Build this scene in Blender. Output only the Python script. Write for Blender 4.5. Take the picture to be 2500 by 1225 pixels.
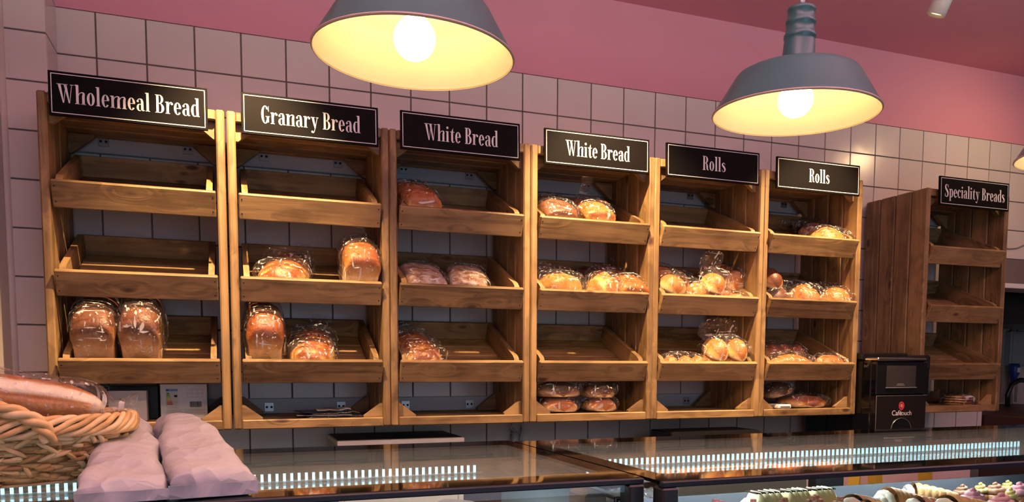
import bpy, bmesh, math, random
from mathutils import Vector, Matrix, noise
random.seed(7)
R = math.radians
SC = bpy.context.scene
for o in list(bpy.data.objects): bpy.data.objects.remove(o, do_unlink=True)
COL = SC.collection

# ------------------------------------------------------------------ camera
F_PX, PPX, PPY = 1860.0, 1250.0, 1032.6
CAM = Vector((0.549, -2.903, 1.547))
PITCH, YAW, ROLL = R(-4.289), R(20.056), R(0.1516)
fw = Vector((math.sin(YAW) * math.cos(PITCH), math.cos(YAW) * math.cos(PITCH), math.sin(PITCH)))
rt0 = Vector((math.cos(YAW), -math.sin(YAW), 0)); up0 = rt0.cross(fw)
rt = math.cos(ROLL) * rt0 + math.sin(ROLL) * up0
up = -math.sin(ROLL) * rt0 + math.cos(ROLL) * up0
cam = bpy.data.cameras.new('camera'); camo = bpy.data.objects.new('camera', cam); COL.objects.link(camo)
M = Matrix((rt, up, -fw)).transposed().to_4x4(); M.translation = CAM
camo.matrix_world = M
cam.sensor_width = 36; cam.sensor_fit = 'HORIZONTAL'
cam.lens = F_PX / 2500 * 36
cam.shift_x = 0; cam.shift_y = (PPY - 612.5) / 2500
cam.clip_start = 0.05
SC.camera = camo
def at(u, v, y):
    """photo pixel -> world point on the plane of depth y"""
    d = (u - PPX) / F_PX * rt - (v - PPY) / F_PX * up + fw
    return CAM + d * ((y - CAM.y) / d.y)

# ------------------------------------------------------------------ world and exposure
w = bpy.data.worlds.new('world'); SC.world = w; w.use_nodes = True
bg = w.node_tree.nodes['Background']; bg.inputs[0].default_value = (1.0, 0.78, 0.78, 1); bg.inputs[1].default_value = 0.055
vs = SC.view_settings; vs.view_transform = 'Standard'; vs.look = 'None'; vs.gamma = 1; vs.exposure = 0.0; vs.use_curve_mapping = False
# daylight through the shop window behind the camera
def area(name, loc, rot, sx, sy, power, col):
    l = bpy.data.lights.new(name, 'AREA'); l.shape = 'RECTANGLE'; l.size = sx; l.size_y = sy; l.energy = power; l.color = col
    o = bpy.data.objects.new(name, l); o.location = loc; o.rotation_euler = rot; COL.objects.link(o); return o
area('shop_window_daylight', (1.8, -6.2, 1.6), (R(90), 0, 0), 4.5, 2.2, 42, (0.55, 0.76, 1.0))

# ------------------------------------------------------------------ helpers
def mat_new(name):
    m = bpy.data.materials.new(name); m.use_nodes = True
    nt = m.node_tree; b = nt.nodes['Principled BSDF']
    return m, nt, b
def N(nt, t, **k):
    n = nt.nodes.new(t)
    for a, v in k.items(): setattr(n, a, v)
    return n
def plain(name, col, rough=0.5, metal=0.0, bump=0.0, bscale=40, emit=None, estr=0, coat=0, var=0.0, spec=0.5):
    m, nt, b = mat_new(name)
    b.inputs['Base Color'].default_value = (*col, 1); b.inputs['Roughness'].default_value = rough; b.inputs['Metallic'].default_value = metal
    b.inputs['Specular IOR Level'].default_value = spec
    if coat: b.inputs['Coat Weight'].default_value = coat
    tc = N(nt, 'ShaderNodeTexCoord'); no = N(nt, 'ShaderNodeTexNoise'); no.inputs['Scale'].default_value = bscale; no.inputs['Detail'].default_value = 4
    nt.links.new(tc.outputs['Object'], no.inputs['Vector'])
    if bump:
        bp = N(nt, 'ShaderNodeBump'); bp.inputs['Strength'].default_value = bump; bp.inputs['Distance'].default_value = 0.01
        nt.links.new(no.outputs['Fac'], bp.inputs['Height']); nt.links.new(bp.outputs['Normal'], b.inputs['Normal'])
    mx = N(nt, 'ShaderNodeMixRGB', blend_type='MULTIPLY'); mx.inputs['Fac'].default_value = max(var, 0.04)
    mx.inputs['Color1'].default_value = (*col, 1); nt.links.new(no.outputs['Fac'], mx.inputs['Color2'])
    nt.links.new(mx.outputs['Color'], b.inputs['Base Color'])
    if emit:
        b.inputs['Emission Color'].default_value = (*emit, 1); b.inputs['Emission Strength'].default_value = estr
    return m
def wood(name, axis, dark, light, knot=(0.07, 0.03, 0.012), rough=0.55):
    m, nt, b = mat_new(name); L = nt.links.new
    tc = N(nt, 'ShaderNodeTexCoord'); oi = N(nt, 'ShaderNodeObjectInfo')
    mul = N(nt, 'ShaderNodeVectorMath', operation='SCALE'); mul.inputs[0].default_value = (37.0, 53.0, 71.0); L(oi.outputs['Random'], mul.inputs['Scale'])
    add = N(nt, 'ShaderNodeVectorMath', operation='ADD'); L(tc.outputs['Object'], add.inputs[0]); L(mul.outputs[0], add.inputs[1])
    sc = [30.0, 30.0, 30.0]; sc['xyz'.index(axis)] = 2.0
    mp = N(nt, 'ShaderNodeMapping'); mp.inputs['Scale'].default_value = sc; L(add.outputs[0], mp.inputs['Vector'])
    sk = {'x': [5.5, 3.0, 14.0], 'y': [3.0, 5.5, 14.0], 'z': [3.0, 14.0, 5.5]}[axis]
    mk = N(nt, 'ShaderNodeMapping'); mk.inputs['Scale'].default_value = sk; L(add.outputs[0], mk.inputs['Vector'])
    vo = N(nt, 'ShaderNodeTexVoronoi'); vo.inputs['Scale'].default_value = 1.0; L(mk.outputs[0], vo.inputs['Vector'])
    # knots bend the grain around them
    inv = N(nt, 'ShaderNodeMapRange'); inv.inputs['From Min'].default_value = 0.0; inv.inputs['From Max'].default_value = 0.55; inv.inputs['To Min'].default_value = 1.6; inv.inputs['To Max'].default_value = 0.0
    L(vo.outputs['Distance'], inv.inputs['Value'])
    ad2 = N(nt, 'ShaderNodeVectorMath', operation='ADD'); L(mp.outputs[0], ad2.inputs[0]); L(inv.outputs[0], ad2.inputs[1])
    n1 = N(nt, 'ShaderNodeTexNoise'); n1.inputs['Scale'].default_value = 0.55; n1.inputs['Detail'].default_value = 5; n1.inputs['Distortion'].default_value = 0.6; L(ad2.outputs[0], n1.inputs['Vector'])
    s1 = N(nt, 'ShaderNodeMath', operation='MULTIPLY'); s1.inputs[1].default_value = 24.0; L(n1.outputs['Fac'], s1.inputs[0])
    s2 = N(nt, 'ShaderNodeMath', operation='SINE'); L(s1.outputs[0], s2.inputs[0])
    s3 = N(nt, 'ShaderNodeMapRange'); s3.inputs['From Min'].default_value = -1.0; L(s2.outputs[0], s3.inputs['Value'])
    n2 = N(nt, 'ShaderNodeTexNoise'); n2.inputs['Scale'].default_value = 4.0; n2.inputs['Detail'].default_value = 3; L(mp.outputs[0], n2.inputs['Vector'])
    n3 = N(nt, 'ShaderNodeTexNoise'); n3.inputs['Scale'].default_value = 9.0; n3.inputs['Detail'].default_value = 2; L(add.outputs[0], n3.inputs['Vector'])
    a = N(nt, 'ShaderNodeMath', operation='MULTIPLY'); a.inputs[1].default_value = 0.22; L(s3.outputs[0], a.inputs[0])
    c = N(nt, 'ShaderNodeMath', operation='MULTIPLY_ADD'); c.inputs[1].default_value = 0.40; L(n2.outputs['Fac'], c.inputs[0]); L(a.outputs[0], c.inputs[2])
    e = N(nt, 'ShaderNodeMath', operation='MULTIPLY_ADD'); e.inputs[1].default_value = 0.55; L(n3.outputs['Fac'], e.inputs[0]); L(c.outputs[0], e.inputs[2])
    rnd = N(nt, 'ShaderNodeMath', operation='MULTIPLY_ADD'); rnd.inputs[1].default_value = 0.28; L(oi.outputs['Random'], rnd.inputs[0]); L(e.outputs[0], rnd.inputs[2])
    cr = N(nt, 'ShaderNodeValToRGB'); cr.color_ramp.elements[0].position = 0.36; cr.color_ramp.elements[0].color = (*dark, 1)
    cr.color_ramp.elements[1].position = 1.05; cr.color_ramp.elements[1].color = (*light, 1); L(rnd.outputs[0], cr.inputs['Fac'])
    kr = N(nt, 'ShaderNodeMapRange'); kr.inputs['From Min'].default_value = 0.07; kr.inputs['From Max'].default_value = 0.15; kr.inputs['To Min'].default_value = 1; kr.inputs['To Max'].default_value = 0
    L(vo.outputs['Distance'], kr.inputs['Value'])
    # only some cells hold a knot
    sep = N(nt, 'ShaderNodeSeparateColor'); L(vo.outputs['Color'], sep.inputs[0])
    gt = N(nt, 'ShaderNodeMath', operation='GREATER_THAN'); gt.inputs[1].default_value = 0.45; L(sep.outputs[0], gt.inputs[0])
    km = N(nt, 'ShaderNodeMath', operation='MULTIPLY'); L(kr.outputs[0], km.inputs[0]); L(gt.outputs[0], km.inputs[1])
    mx = N(nt, 'ShaderNodeMixRGB'); L(km.outputs[0], mx.inputs['Fac']); L(cr.outputs['Color'], mx.inputs['Color1']); mx.inputs['Color2'].default_value = (*knot, 1)
    L(mx.outputs['Color'], b.inputs['Base Color']); b.inputs['Roughness'].default_value = rough
    bp = N(nt, 'ShaderNodeBump'); bp.inputs['Strength'].default_value = 0.25; bp.inputs['Distance'].default_value = 0.003
    L(c.outputs[0], bp.inputs['Height']); L(bp.outputs['Normal'], b.inputs['Normal'])
    return m
def glassmat(name, tint=(0.93, 0.97, 0.96), rough=0.0, base=0.0, dust_veil=0.0):
    """pane of glass: tinted see-through with a Fresnel reflection, equal from both sides"""
    m, nt, b = mat_new(name); L = nt.links.new; nt.nodes.remove(b); out = nt.nodes['Material Output']
    ge = N(nt, 'ShaderNodeNewGeometry'); mr = N(nt, 'ShaderNodeMapRange'); mr.inputs['To Min'].default_value = 1.5; mr.inputs['To Max'].default_value = 1 / 1.5
    L(ge.outputs['Backfacing'], mr.inputs['Value'])
    fr = N(nt, 'ShaderNodeFresnel'); L(mr.outputs[0], fr.inputs['IOR'])
    tr = N(nt, 'ShaderNodeBsdfTransparent'); tr.inputs[0].default_value = (*tint, 1)
    gl = N(nt, 'ShaderNodeBsdfGlossy'); gl.inputs['Roughness'].default_value = rough
    ad = N(nt, 'ShaderNodeMath', operation='ADD', use_clamp=True); ad.inputs[1].default_value = base; L(fr.outputs[0], ad.inputs[0])
    df = N(nt, 'ShaderNodeBsdfDiffuse'); df.inputs[0].default_value = (0.55, 0.70, 0.70, 1)
    m0 = N(nt, 'ShaderNodeMixShader'); m0.inputs[0].default_value = dust_veil; L(tr.outputs[0], m0.inputs[1]); L(df.outputs[0], m0.inputs[2])  # dust and the glow of the LED-lit interior, painted as diffuse haze
    mx = N(nt, 'ShaderNodeMixShader'); L(ad.outputs[0], mx.inputs[0]); L(m0.outputs[0], mx.inputs[1]); L(gl.outputs[0], mx.inputs[2]); L(mx.outputs[0], out.inputs['Surface'])
    return m
def plastic(name, haze=0.02, base=0.03, rough=0.10):
    """crinkled cellophane"""
    m, nt, b = mat_new(name); L = nt.links.new; nt.nodes.remove(b); out = nt.nodes['Material Output']
    tc = N(nt, 'ShaderNodeTexCoord'); oi = N(nt, 'ShaderNodeObjectInfo')
    mul = N(nt, 'ShaderNodeVectorMath', operation='SCALE'); mul.inputs[0].default_value = (3, 5, 7); L(oi.outputs['Random'], mul.inputs['Scale'])
    add = N(nt, 'ShaderNodeVectorMath', operation='ADD'); L(tc.outputs['Object'], add.inputs[0]); L(mul.outputs[0], add.inputs[1])
    vo = N(nt, 'ShaderNodeTexVoronoi', feature='DISTANCE_TO_EDGE'); vo.inputs['Scale'].default_value = 26; vo.inputs['Randomness'].default_value = 1
    no = N(nt, 'ShaderNodeTexNoise'); no.inputs['Scale'].default_value = 20; no.inputs['Detail'].default_value = 3; no.inputs['Distortion'].default_value = 1.5
    L(add.outputs[0], vo.inputs['Vector']); L(add.outputs[0], no.inputs['Vector'])
    ma = N(nt, 'ShaderNodeMath', operation='MULTIPLY_ADD'); ma.inputs[1].default_value = 0.9; L(vo.outputs['Distance'], ma.inputs[0]); L(no.outputs['Fac'], ma.inputs[2])
    bp = N(nt, 'ShaderNodeBump'); bp.inputs['Strength'].default_value = 0.9; bp.inputs['Distance'].default_value = 0.02; L(ma.outputs[0], bp.inputs['Height'])
    ge = N(nt, 'ShaderNodeNewGeometry'); mr = N(nt, 'ShaderNodeMapRange'); mr.inputs['To Min'].default_value = 1.5; mr.inputs['To Max'].default_value = 1 / 1.5
    L(ge.outputs['Backfacing'], mr.inputs['Value'])
    fr = N(nt, 'ShaderNodeFresnel'); L(mr.outputs[0], fr.inputs['IOR']); L(bp.outputs[0], fr.inputs['Normal'])
    ad = N(nt, 'ShaderNodeMath', operation='MULTIPLY_ADD', use_clamp=True); ad.inputs[1].default_value = 0.8; ad.inputs[2].default_value = base; L(fr.outputs[0], ad.inputs[0])
    tr = N(nt, 'ShaderNodeBsdfTransparent'); tr.inputs[0].default_value = (0.97, 0.97, 0.97, 1)
    gl = N(nt, 'ShaderNodeBsdfGlossy'); gl.inputs['Roughness'].default_value = rough; L(bp.outputs[0], gl.inputs['Normal'])
    df = N(nt, 'ShaderNodeBsdfDiffuse'); df.inputs[0].default_value = (0.8, 0.78, 0.76, 1)
    tot = None  # white streaks: glints along the creases painted as diffuse colour
    for ro, sc_ in (((0.6, 0.35, 0.8), (100, 100, 13)), ((-0.8, 0.3, -1.1), (13, 110, 110)), ((0.9, -0.7, 0.5), (105, 14, 105)), ((-0.4, 1.0, 0.2), (95, 95, 15))):
        mp = N(nt, 'ShaderNodeMapping'); mp.inputs['Rotation'].default_value = ro; mp.inputs['Scale'].default_value = sc_; L(add.outputs[0], mp.inputs['Vector'])
        nn = N(nt, 'ShaderNodeTexNoise'); nn.inputs['Scale'].default_value = 1.0; nn.inputs['Detail'].default_value = 0; L(mp.outputs[0], nn.inputs['Vector'])
        kk = N(nt, 'ShaderNodeMapRange'); kk.inputs['From Min'].default_value = 0.735; kk.inputs['From Max'].default_value = 0.785; kk.inputs['To Max'].default_value = 0.6; L(nn.outputs['Fac'], kk.inputs['Value'])
        if tot is None: tot = kk.outputs[0]
        else:
            mm = N(nt, 'ShaderNodeMath', operation='MAXIMUM'); L(tot, mm.inputs[0]); L(kk.outputs[0], mm.inputs[1]); tot = mm.outputs[0]
    k5 = N(nt, 'ShaderNodeMath', operation='ADD'); k5.inputs[1].default_value = haze; L(tot, k5.inputs[0])
    m1 = N(nt, 'ShaderNodeMixShader'); L(k5.outputs[0], m1.inputs[0]); L(tr.outputs[0], m1.inputs[1]); L(df.outputs[0], m1.inputs[2])
    mx = N(nt, 'ShaderNodeMixShader'); L(ad.outputs[0], mx.inputs[0]); L(m1.outputs[0], mx.inputs[1]); L(gl.outputs[0], mx.inputs[2]); L(mx.outputs[0], out.inputs['Surface'])
    return m
def breadmat(name, pale, mid, dark, flour=0.0, spots=0.35, gloss=0.45):
    m, nt, b = mat_new(name); L = nt.links.new
    at_ = N(nt, 'ShaderNodeAttribute', attribute_name='crust'); tc = N(nt, 'ShaderNodeTexCoord'); oi = N(nt, 'ShaderNodeObjectInfo')
    mul = N(nt, 'ShaderNodeVectorMath', operation='SCALE'); mul.inputs[0].default_value = (3, 5, 7); L(oi.outputs['Random'], mul.inputs['Scale'])
    add = N(nt, 'ShaderNodeVectorMath', operation='ADD'); L(tc.outputs['Object'], add.inputs[0]); L(mul.outputs[0], add.inputs[1])
    n1 = N(nt, 'ShaderNodeTexNoise'); n1.inputs['Scale'].default_value = 38; n1.inputs['Detail'].default_value = 6; L(add.outputs[0], n1.inputs['Vector'])
    n2 = N(nt, 'ShaderNodeTexNoise'); n2.inputs['Scale'].default_value = 180; n2.inputs['Detail'].default_value = 3; L(add.outputs[0], n2.inputs['Vector'])
    s = N(nt, 'ShaderNodeMath', operation='MULTIPLY_ADD'); s.inputs[1].default_value = spots; L(n1.outputs['Fac'], s.inputs[0]); L(at_.outputs['Fac'], s.inputs[2])
    cr = N(nt, 'ShaderNodeValToRGB'); e = cr.color_ramp.elements
    e[0].position = 0.12; e[0].color = (*pale, 1); e[1].position = 1.1; e[1].color = (*dark, 1); x = e.new(0.62); x.color = (*mid, 1)
    L(s.outputs[0], cr.inputs['Fac']); col = cr.outputs['Color']
    if flour:
        fr = N(nt, 'ShaderNodeMapRange'); fr.inputs['From Min'].default_value = 0.42; fr.inputs['From Max'].default_value = 0.62; fr.inputs['To Max'].default_value = flour; L(n1.outputs['Fac'], fr.inputs['Value'])
        ff = N(nt, 'ShaderNodeMath', operation='MULTIPLY'); L(fr.outputs[0], ff.inputs[0]); L(at_.outputs['Fac'], ff.inputs[1])
        mx = N(nt, 'ShaderNodeMixRGB'); L(ff.outputs[0], mx.inputs['Fac']); L(col, mx.inputs['Color1']); mx.inputs['Color2'].default_value = (0.72, 0.60, 0.50, 1); col = mx.outputs['Color']
    L(col, b.inputs['Base Color']); b.inputs['Roughness'].default_value = gloss
    bp = N(nt, 'ShaderNodeBump'); bp.inputs['Strength'].default_value = 0.35; bp.inputs['Distance'].default_value = 0.004; L(n2.outputs['Fac'], bp.inputs['Height']); L(bp.outputs['Normal'], b.inputs['Normal'])
    return m

WD, WL = (0.082, 0.043, 0.014), (0.375, 0.230, 0.094)
MT = {
 'wx': wood('pine_grain_x', 'x', WD, WL), 'wy': wood('pine_grain_y', 'y', WD, WL), 'wz': wood('pine_grain_z', 'z', WD, WL),
 'tile': None, 'grout': plain('grout', (0.18, 0.14, 0.135), 0.9, bump=0.2, bscale=200),
 'pink': plain('pink_paint', (0.69, 0.28, 0.36), 0.6, bump=0.06, bscale=60),
 'cream': plain('cream_paint', (0.62, 0.56, 0.50), 0.6, bump=0.05),
 'black': plain('black_gloss', (0.006, 0.006, 0.007), 0.04), 'blackm': plain('black_matt', (0.012, 0.012, 0.013), 0.35),
 'navy': plain('dark_blue_metal', (0.014, 0.016, 0.026), 0.38, spec=0.3), 'sign': plain('sign_black', (0.0050, 0.0042, 0.0042), 0.55, spec=0.06),
 'white': plain('white_print', (0.80, 0.78, 0.76), 0.5), 'batten': plain('white_batten', (0.50, 0.52, 0.55), 0.5, var=0.15),
 'steel': plain('zinc_plate', (0.45, 0.47, 0.50), 0.38, 0.9), 'dark': plain('dark_hole', (0.01, 0.008, 0.006), 0.8),
 'teal': plain('teal_enamel', (0.030, 0.125, 0.140), 0.32, coat=0.1), 'enamel': plain('white_enamel', (0.86, 0.84, 0.78), 0.25),
 'bulb': plain('lit_bulb', (1, 0.9, 0.7), 0.3, emit=(1.0, 0.60, 0.18), estr=27.0),
 'rimtan': plain('lit_rim_tan', (0.50, 0.40, 0.33), 0.4), 'cord': plain('pink_cord', (0.45, 0.25, 0.24), 0.6), 'spotw': plain('white_spot_housing', (0.62, 0.58, 0.58), 0.45),  # rim tan holds the lamplight on the shade edge as colour
 'spotlens': plain('lit_spot_lens', (1, 0.9, 0.7), 0.3, emit=(1.0, 0.75, 0.36), estr=3.0),
 'floor': plain('brown_floor', (0.22, 0.15, 0.11), 0.4, bump=0.1, bscale=8),
 'glass': glassmat('clear_glass'), 'topglass': glassmat('dust_veil_top_glass', (0.90, 0.96, 0.95), dust_veil=0.16), 'glassin': glassmat('inner_glass', (0.90, 0.96, 0.95)),
 'led': plain('led_cell', (0.8, 0.95, 1), 0.3, emit=(0.52, 0.86, 1.0), estr=8.0), 'ledtube': plain('led_channel', (0.55, 0.62, 0.66), 0.3),
 'grey': plain('light_grey_panel', (0.33, 0.35, 0.36), 0.45), 'paper': plain('white_paper', (0.60, 0.575, 0.60), 0.65, bump=0.5, bscale=22, var=0.1),
 'bag': plastic('clear_bread_bag'), 'bagh': plastic('heavy_crinkled_bag', 0.16, 0.12, 0.2),
 'wholemeal': breadmat('wholemeal_crust', (0.66, 0.42, 0.20), (0.52, 0.27, 0.10), (0.17, 0.055, 0.018)),
 'golden': breadmat('golden_crust', (0.84, 0.60, 0.27), (0.66, 0.33, 0.08), (0.30, 0.075, 0.012)),
 'whiteloaf': breadmat('white_loaf_crust', (0.86, 0.71, 0.42), (0.72, 0.40, 0.12), (0.42, 0.12, 0.02)),
 'darkloaf': breadmat('dark_crust', (0.60, 0.40, 0.20), (0.34, 0.13, 0.04), (0.14, 0.045, 0.015)),
 'floured': breadmat('floured_crust', (0.72, 0.55, 0.32), (0.55, 0.30, 0.13), (0.36, 0.17, 0.08), flour=0.95),
 'bap': breadmat('bap_crust', (0.90, 0.70, 0.38), (0.78, 0.42, 0.11), (0.50, 0.17, 0.03)),
 'baguette': breadmat('baguette_crust', (0.97, 0.88, 0.66), (0.56, 0.30, 0.09), (0.36, 0.12, 0.02), spots=0.25),
 'raisin': plain('raisin', (0.05, 0.02, 0.012), 0.5),
 'straw': None, 'brown': plain('dark_brown_board', (0.050, 0.016, 0.009), 0.4), 'taupe': plain('taupe_card', (0.33, 0.26, 0.22), 0.6),
}
def tile_mat():
    m, nt, b = mat_new('cream_glazed_tile'); L = nt.links.new
    oi = N(nt, 'ShaderNodeObjectInfo'); cr = N(nt, 'ShaderNodeValToRGB'); e = cr.color_ramp.elements
    e[0].color = (0.62, 0.565, 0.535, 1); e[1].color = (0.67, 0.61, 0.575, 1); L(oi.outputs['Random'], cr.inputs['Fac']); L(cr.outputs['Color'], b.inputs['Base Color'])
    tc = N(nt, 'ShaderNodeTexCoord'); ge = N(nt, 'ShaderNodeNewGeometry'); no = N(nt, 'ShaderNodeTexNoise'); no.inputs['Scale'].default_value = 9; no.inputs['Detail'].default_value = 1
    L(ge.outputs['Position'], no.inputs['Vector']); bp = N(nt, 'ShaderNodeBump'); bp.inputs['Strength'].default_value = 0.08; bp.inputs['Distance'].default_value = 0.02
    L(no.outputs['Fac'], bp.inputs['Height']); L(bp.outputs['Normal'], b.inputs['Normal']); b.inputs['Roughness'].default_value = 0.22
    return m
MT['tile'] = tile_mat()
def paper_mat():
    m, nt, b = mat_new('crumpled_white_paper'); L = nt.links.new
    tc = N(nt, 'ShaderNodeTexCoord'); no = N(nt, 'ShaderNodeTexNoise'); no.inputs['Scale'].default_value = 8; no.inputs['Detail'].default_value = 2; L(tc.outputs['Object'], no.inputs['Vector'])
    ds = N(nt, 'ShaderNodeVectorMath', operation='MULTIPLY_ADD'); ds.inputs[1].default_value = (0.05, 0.05, 0.05); L(no.outputs['Color'], ds.inputs[0]); L(tc.outputs['Object'], ds.inputs[2])
    hs = None
    for sc_, wt in ((13, 1.0), (31, 0.4)):
        vo = N(nt, 'ShaderNodeTexVoronoi'); vo.inputs['Scale'].default_value = sc_; L(ds.outputs[0], vo.inputs['Vector'])
        ml = N(nt, 'ShaderNodeMath', operation='MULTIPLY_ADD'); ml.inputs[1].default_value = wt; L(vo.outputs['Distance'], ml.inputs[0])
        if hs is not None: L(hs, ml.inputs[2])
        else: ml.inputs[2].default_value = 0
        hs = ml.outputs[0]
    bp = N(nt, 'ShaderNodeBump'); bp.inputs['Strength'].default_value = 0.5; bp.inputs['Distance'].default_value = 0.03; L(hs, bp.inputs['Height']); L(bp.outputs['Normal'], b.inputs['Normal'])
    b.inputs['Base Color'].default_value = (0.47, 0.475, 0.50, 1); b.inputs['Roughness'].default_value = 0.6
    return m
MT['paper'] = paper_mat()
def straw_mat():
    m, nt, b = mat_new('wicker_straw'); L = nt.links.new
    tc = N(nt, 'ShaderNodeTexCoord'); no = N(nt, 'ShaderNodeTexNoise'); no.inputs['Scale'].default_value = 45; no.inputs['Detail'].default_value = 5; L(tc.outputs['Object'], no.inputs['Vector'])
    at_ = N(nt, 'ShaderNodeAttribute', attribute_name='crust')
    s = N(nt, 'ShaderNodeMath', operation='MULTIPLY_ADD'); s.inputs[1].default_value = 0.7; L(no.outputs['Fac'], s.inputs[0]); L(at_.outputs['Fac'], s.inputs[2])
    cr = N(nt, 'ShaderNodeValToRGB'); e = cr.color_ramp.elements; e[0].position = 0.2; e[0].color = (0.34, 0.17, 0.06, 1); e[1].position = 1.1; e[1].color = (0.86, 0.68, 0.40, 1)
    x = e.new(0.6); x.color = (0.68, 0.44, 0.18, 1)
    L(s.outputs[0], cr.inputs['Fac']); L(cr.outputs['Color'], b.inputs['Base Color']); b.inputs['Roughness'].default_value = 0.5
    return m
MT['straw'] = straw_mat()

# ---- mesh builders
class MB:
    def __init__(s): s.v = []; s.f = []; s.a = []
    def add(s, vs, fs, a=None):
        o = len(s.v); s.v += [tuple(p) for p in vs]; s.f += [tuple(i + o for i in f) for f in fs]; s.a += (a if a is not None else [0.5] * len(vs)); return s
    def box(s, x0, x1, y0, y1, z0, z1, c=0.0, mtx=None):
        if c <= 0:
            vs = [(x, y, z) for x in (x0, x1) for y in (y0, y1) for z in (z0, z1)]
            fs = [(0, 1, 3, 2), (4, 6, 7, 5), (0, 4, 5, 1), (2, 3, 7, 6), (0, 2, 6, 4), (1, 5, 7, 3)]
        else:
            bm = bmesh.new(); bmesh.ops.create_cube(bm, size=1)
            for v in bm.verts: v.co = Vector(((x0 + x1) / 2 + v.co.x * (x1 - x0), (y0 + y1) / 2 + v.co.y * (y1 - y0), (z0 + z1) / 2 + v.co.z * (z1 - z0)))
            bmesh.ops.bevel(bm, geom=bm.edges[:], offset=c, segments=1, affect='EDGES')
            bm.verts.index_update(); vs = [v.co.copy() for v in bm.verts]; fs = [tuple(v.index for v in f.verts) for f in bm.faces]; bm.free()
        if mtx is not None: vs = [mtx @ Vector(p) for p in vs]
        return s.add(vs, fs)
    def prism(s, poly, y0, y1):
        """polygon in XZ extruded along Y"""
        n = len(poly); vs = [(x, y0, z) for x, z in poly] + [(x, y1, z) for x, z in poly]
        fs = [tuple(range(n)), tuple(range(2 * n - 1, n - 1, -1))] + [(i, i + n, (i + 1) % n + n, (i + 1) % n) for i in range(n)]
        return s.add(vs, fs)
    def lathe(s, prof, n=48, cx=0, cy=0, closed=False):
        vs = [(cx + r * math.cos(2 * math.pi * k / n), cy + r * math.sin(2 * math.pi * k / n), z) for r, z in prof for k in range(n)]
        m = len(prof); fs = [(i * n + k, i * n + (k + 1) % n, (i + 1) * n + (k + 1) % n, (i + 1) * n + k) for i in range(m - 1) for k in range(n)]
        if closed: fs += [(((m - 1) * n) + k, ((m - 1) * n) + (k + 1) % n, (k + 1) % n, k) for k in range(n)]
        return s.add(vs, fs)
    def tube(s, pts, rad, n=6, a=None, cap=True):
        pts = [Vector(p) for p in pts]; vs = []; m = len(pts); ref = Vector((0.13, 0.27, 0.95))
        for i, p in enumerate(pts):
            d = (pts[min(i + 1, m - 1)] - pts[max(i - 1, 0)]).normalized()
            x = d.cross(ref); x = x.normalized() if x.length > 1e-5 else Vector((1, 0, 0)); y = d.cross(x)
            r = rad[i] if isinstance(rad, (list, tuple)) else rad
            vs += [p + r * (math.cos(2 * math.pi * k / n) * x + math.sin(2 * math.pi * k / n) * y) for k in range(n)]
        fs = [(i * n + k, i * n + (k + 1) % n, (i + 1) * n + (k + 1) % n, (i + 1) * n + k) for i in range(m - 1) for k in range(n)]
        if cap: fs += [tuple(range(n - 1, -1, -1)), tuple(range((m - 1) * n, m * n))]
        return s.add(vs, fs, [0.5 if a is None else a] * len(vs))
    def mesh(s, name, smooth=False):
        me = bpy.data.meshes.new(name); me.from_pydata(s.v, [], s.f); me.update()
        if smooth: me.polygons.foreach_set('use_smooth', [True] * len(me.polygons))
        at_ = me.attributes.new('crust', 'FLOAT', 'POINT'); at_.data.foreach_set('value', s.a)
        return me
    def build(s, name, mat, parent=None, smooth=False, loc=None, rot=None, fix=True):
        me = s.mesh(name, smooth)
        if fix:
            bm = bmesh.new(); bm.from_mesh(me); bmesh.ops.recalc_face_normals(bm, faces=bm.faces[:]); bm.to_mesh(me); bm.free()
        return link(name, me, mat, parent, loc, rot)
def link(name, me, mat, parent=None, loc=None, rot=None):
    o = bpy.data.objects.new(name, me); COL.objects.link(o)
    if mat is not None and not me.materials: me.materials.append(MT[mat] if isinstance(mat, str) else mat)
    if parent is not None: o.parent = parent
    if loc is not None: o.location = loc
    if rot is not None: o.rotation_euler = rot
    return o
def tag(o, label, cat, group=None):
    o['label'] = label; o['category'] = cat
    if group: o['group'] = group
    return o
def thing(name, label, cat, loc=(0, 0, 0), rot=(0, 0, 0), group=None):
    o = bpy.data.objects.new(name, None); COL.objects.link(o); o.location = loc; o.rotation_euler = rot; o.empty_display_size = 0.05
    return tag(o, label, cat, group)
def struct(o): o['kind'] = 'structure'; return o
_bc = {}
def board(name, dx, dy, dz, mat, parent, loc, c=0.002, rot=None):
    """chamfered board centred on its origin; alike boards share their mesh"""
    k = (round(dx, 4), round(dy, 4), round(dz, 4), mat, c)
    if k not in _bc:
        me = MB().box(-dx / 2, dx / 2, -dy / 2, dy / 2, -dz / 2, dz / 2, c).mesh(name); me.materials.append(MT[mat]); _bc[k] = me
    return link(name, _bc[k], None, parent, loc, rot)

# ------------------------------------------------------------------ the setting
ROW0, TX, TZ = 2.70, 0.15, 0.14705
CEIL = 3.04
OPX, OPZ = 4.235, 1.985          # passage opening right of the last crate
wb = MB()
wb.box(-0.6, OPX, 0.004, 0.15, 0, ROW0); wb.box(OPX, 7.0, 0.004, 0.15, OPZ, ROW0)
wall = struct(wb.build('wall_back', 'grout'))
pw = struct(MB().box(-0.6, 7.0, -0.001, 0.15, ROW0, CEIL).build('wall_back_upper', 'pink'))
tme = MB().box(-0.0725, 0.0725, -0.005, 0.005, -0.0712, 0.0712, 0.0012).mesh('tile'); tme.materials.append(MT['tile'])
for k in range(0, 31):
    for r in range(0, 10):
        x, z = (k + 0.5) * TX, ROW0 - (r + 0.5) * TZ
        if x + 0.07 > OPX and z - 0.07 < OPZ: continue
        link('tile', tme, None, wall, (x, 0.004, z))
strip = MB()                       # cut tiles along the edge of the opening
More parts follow.
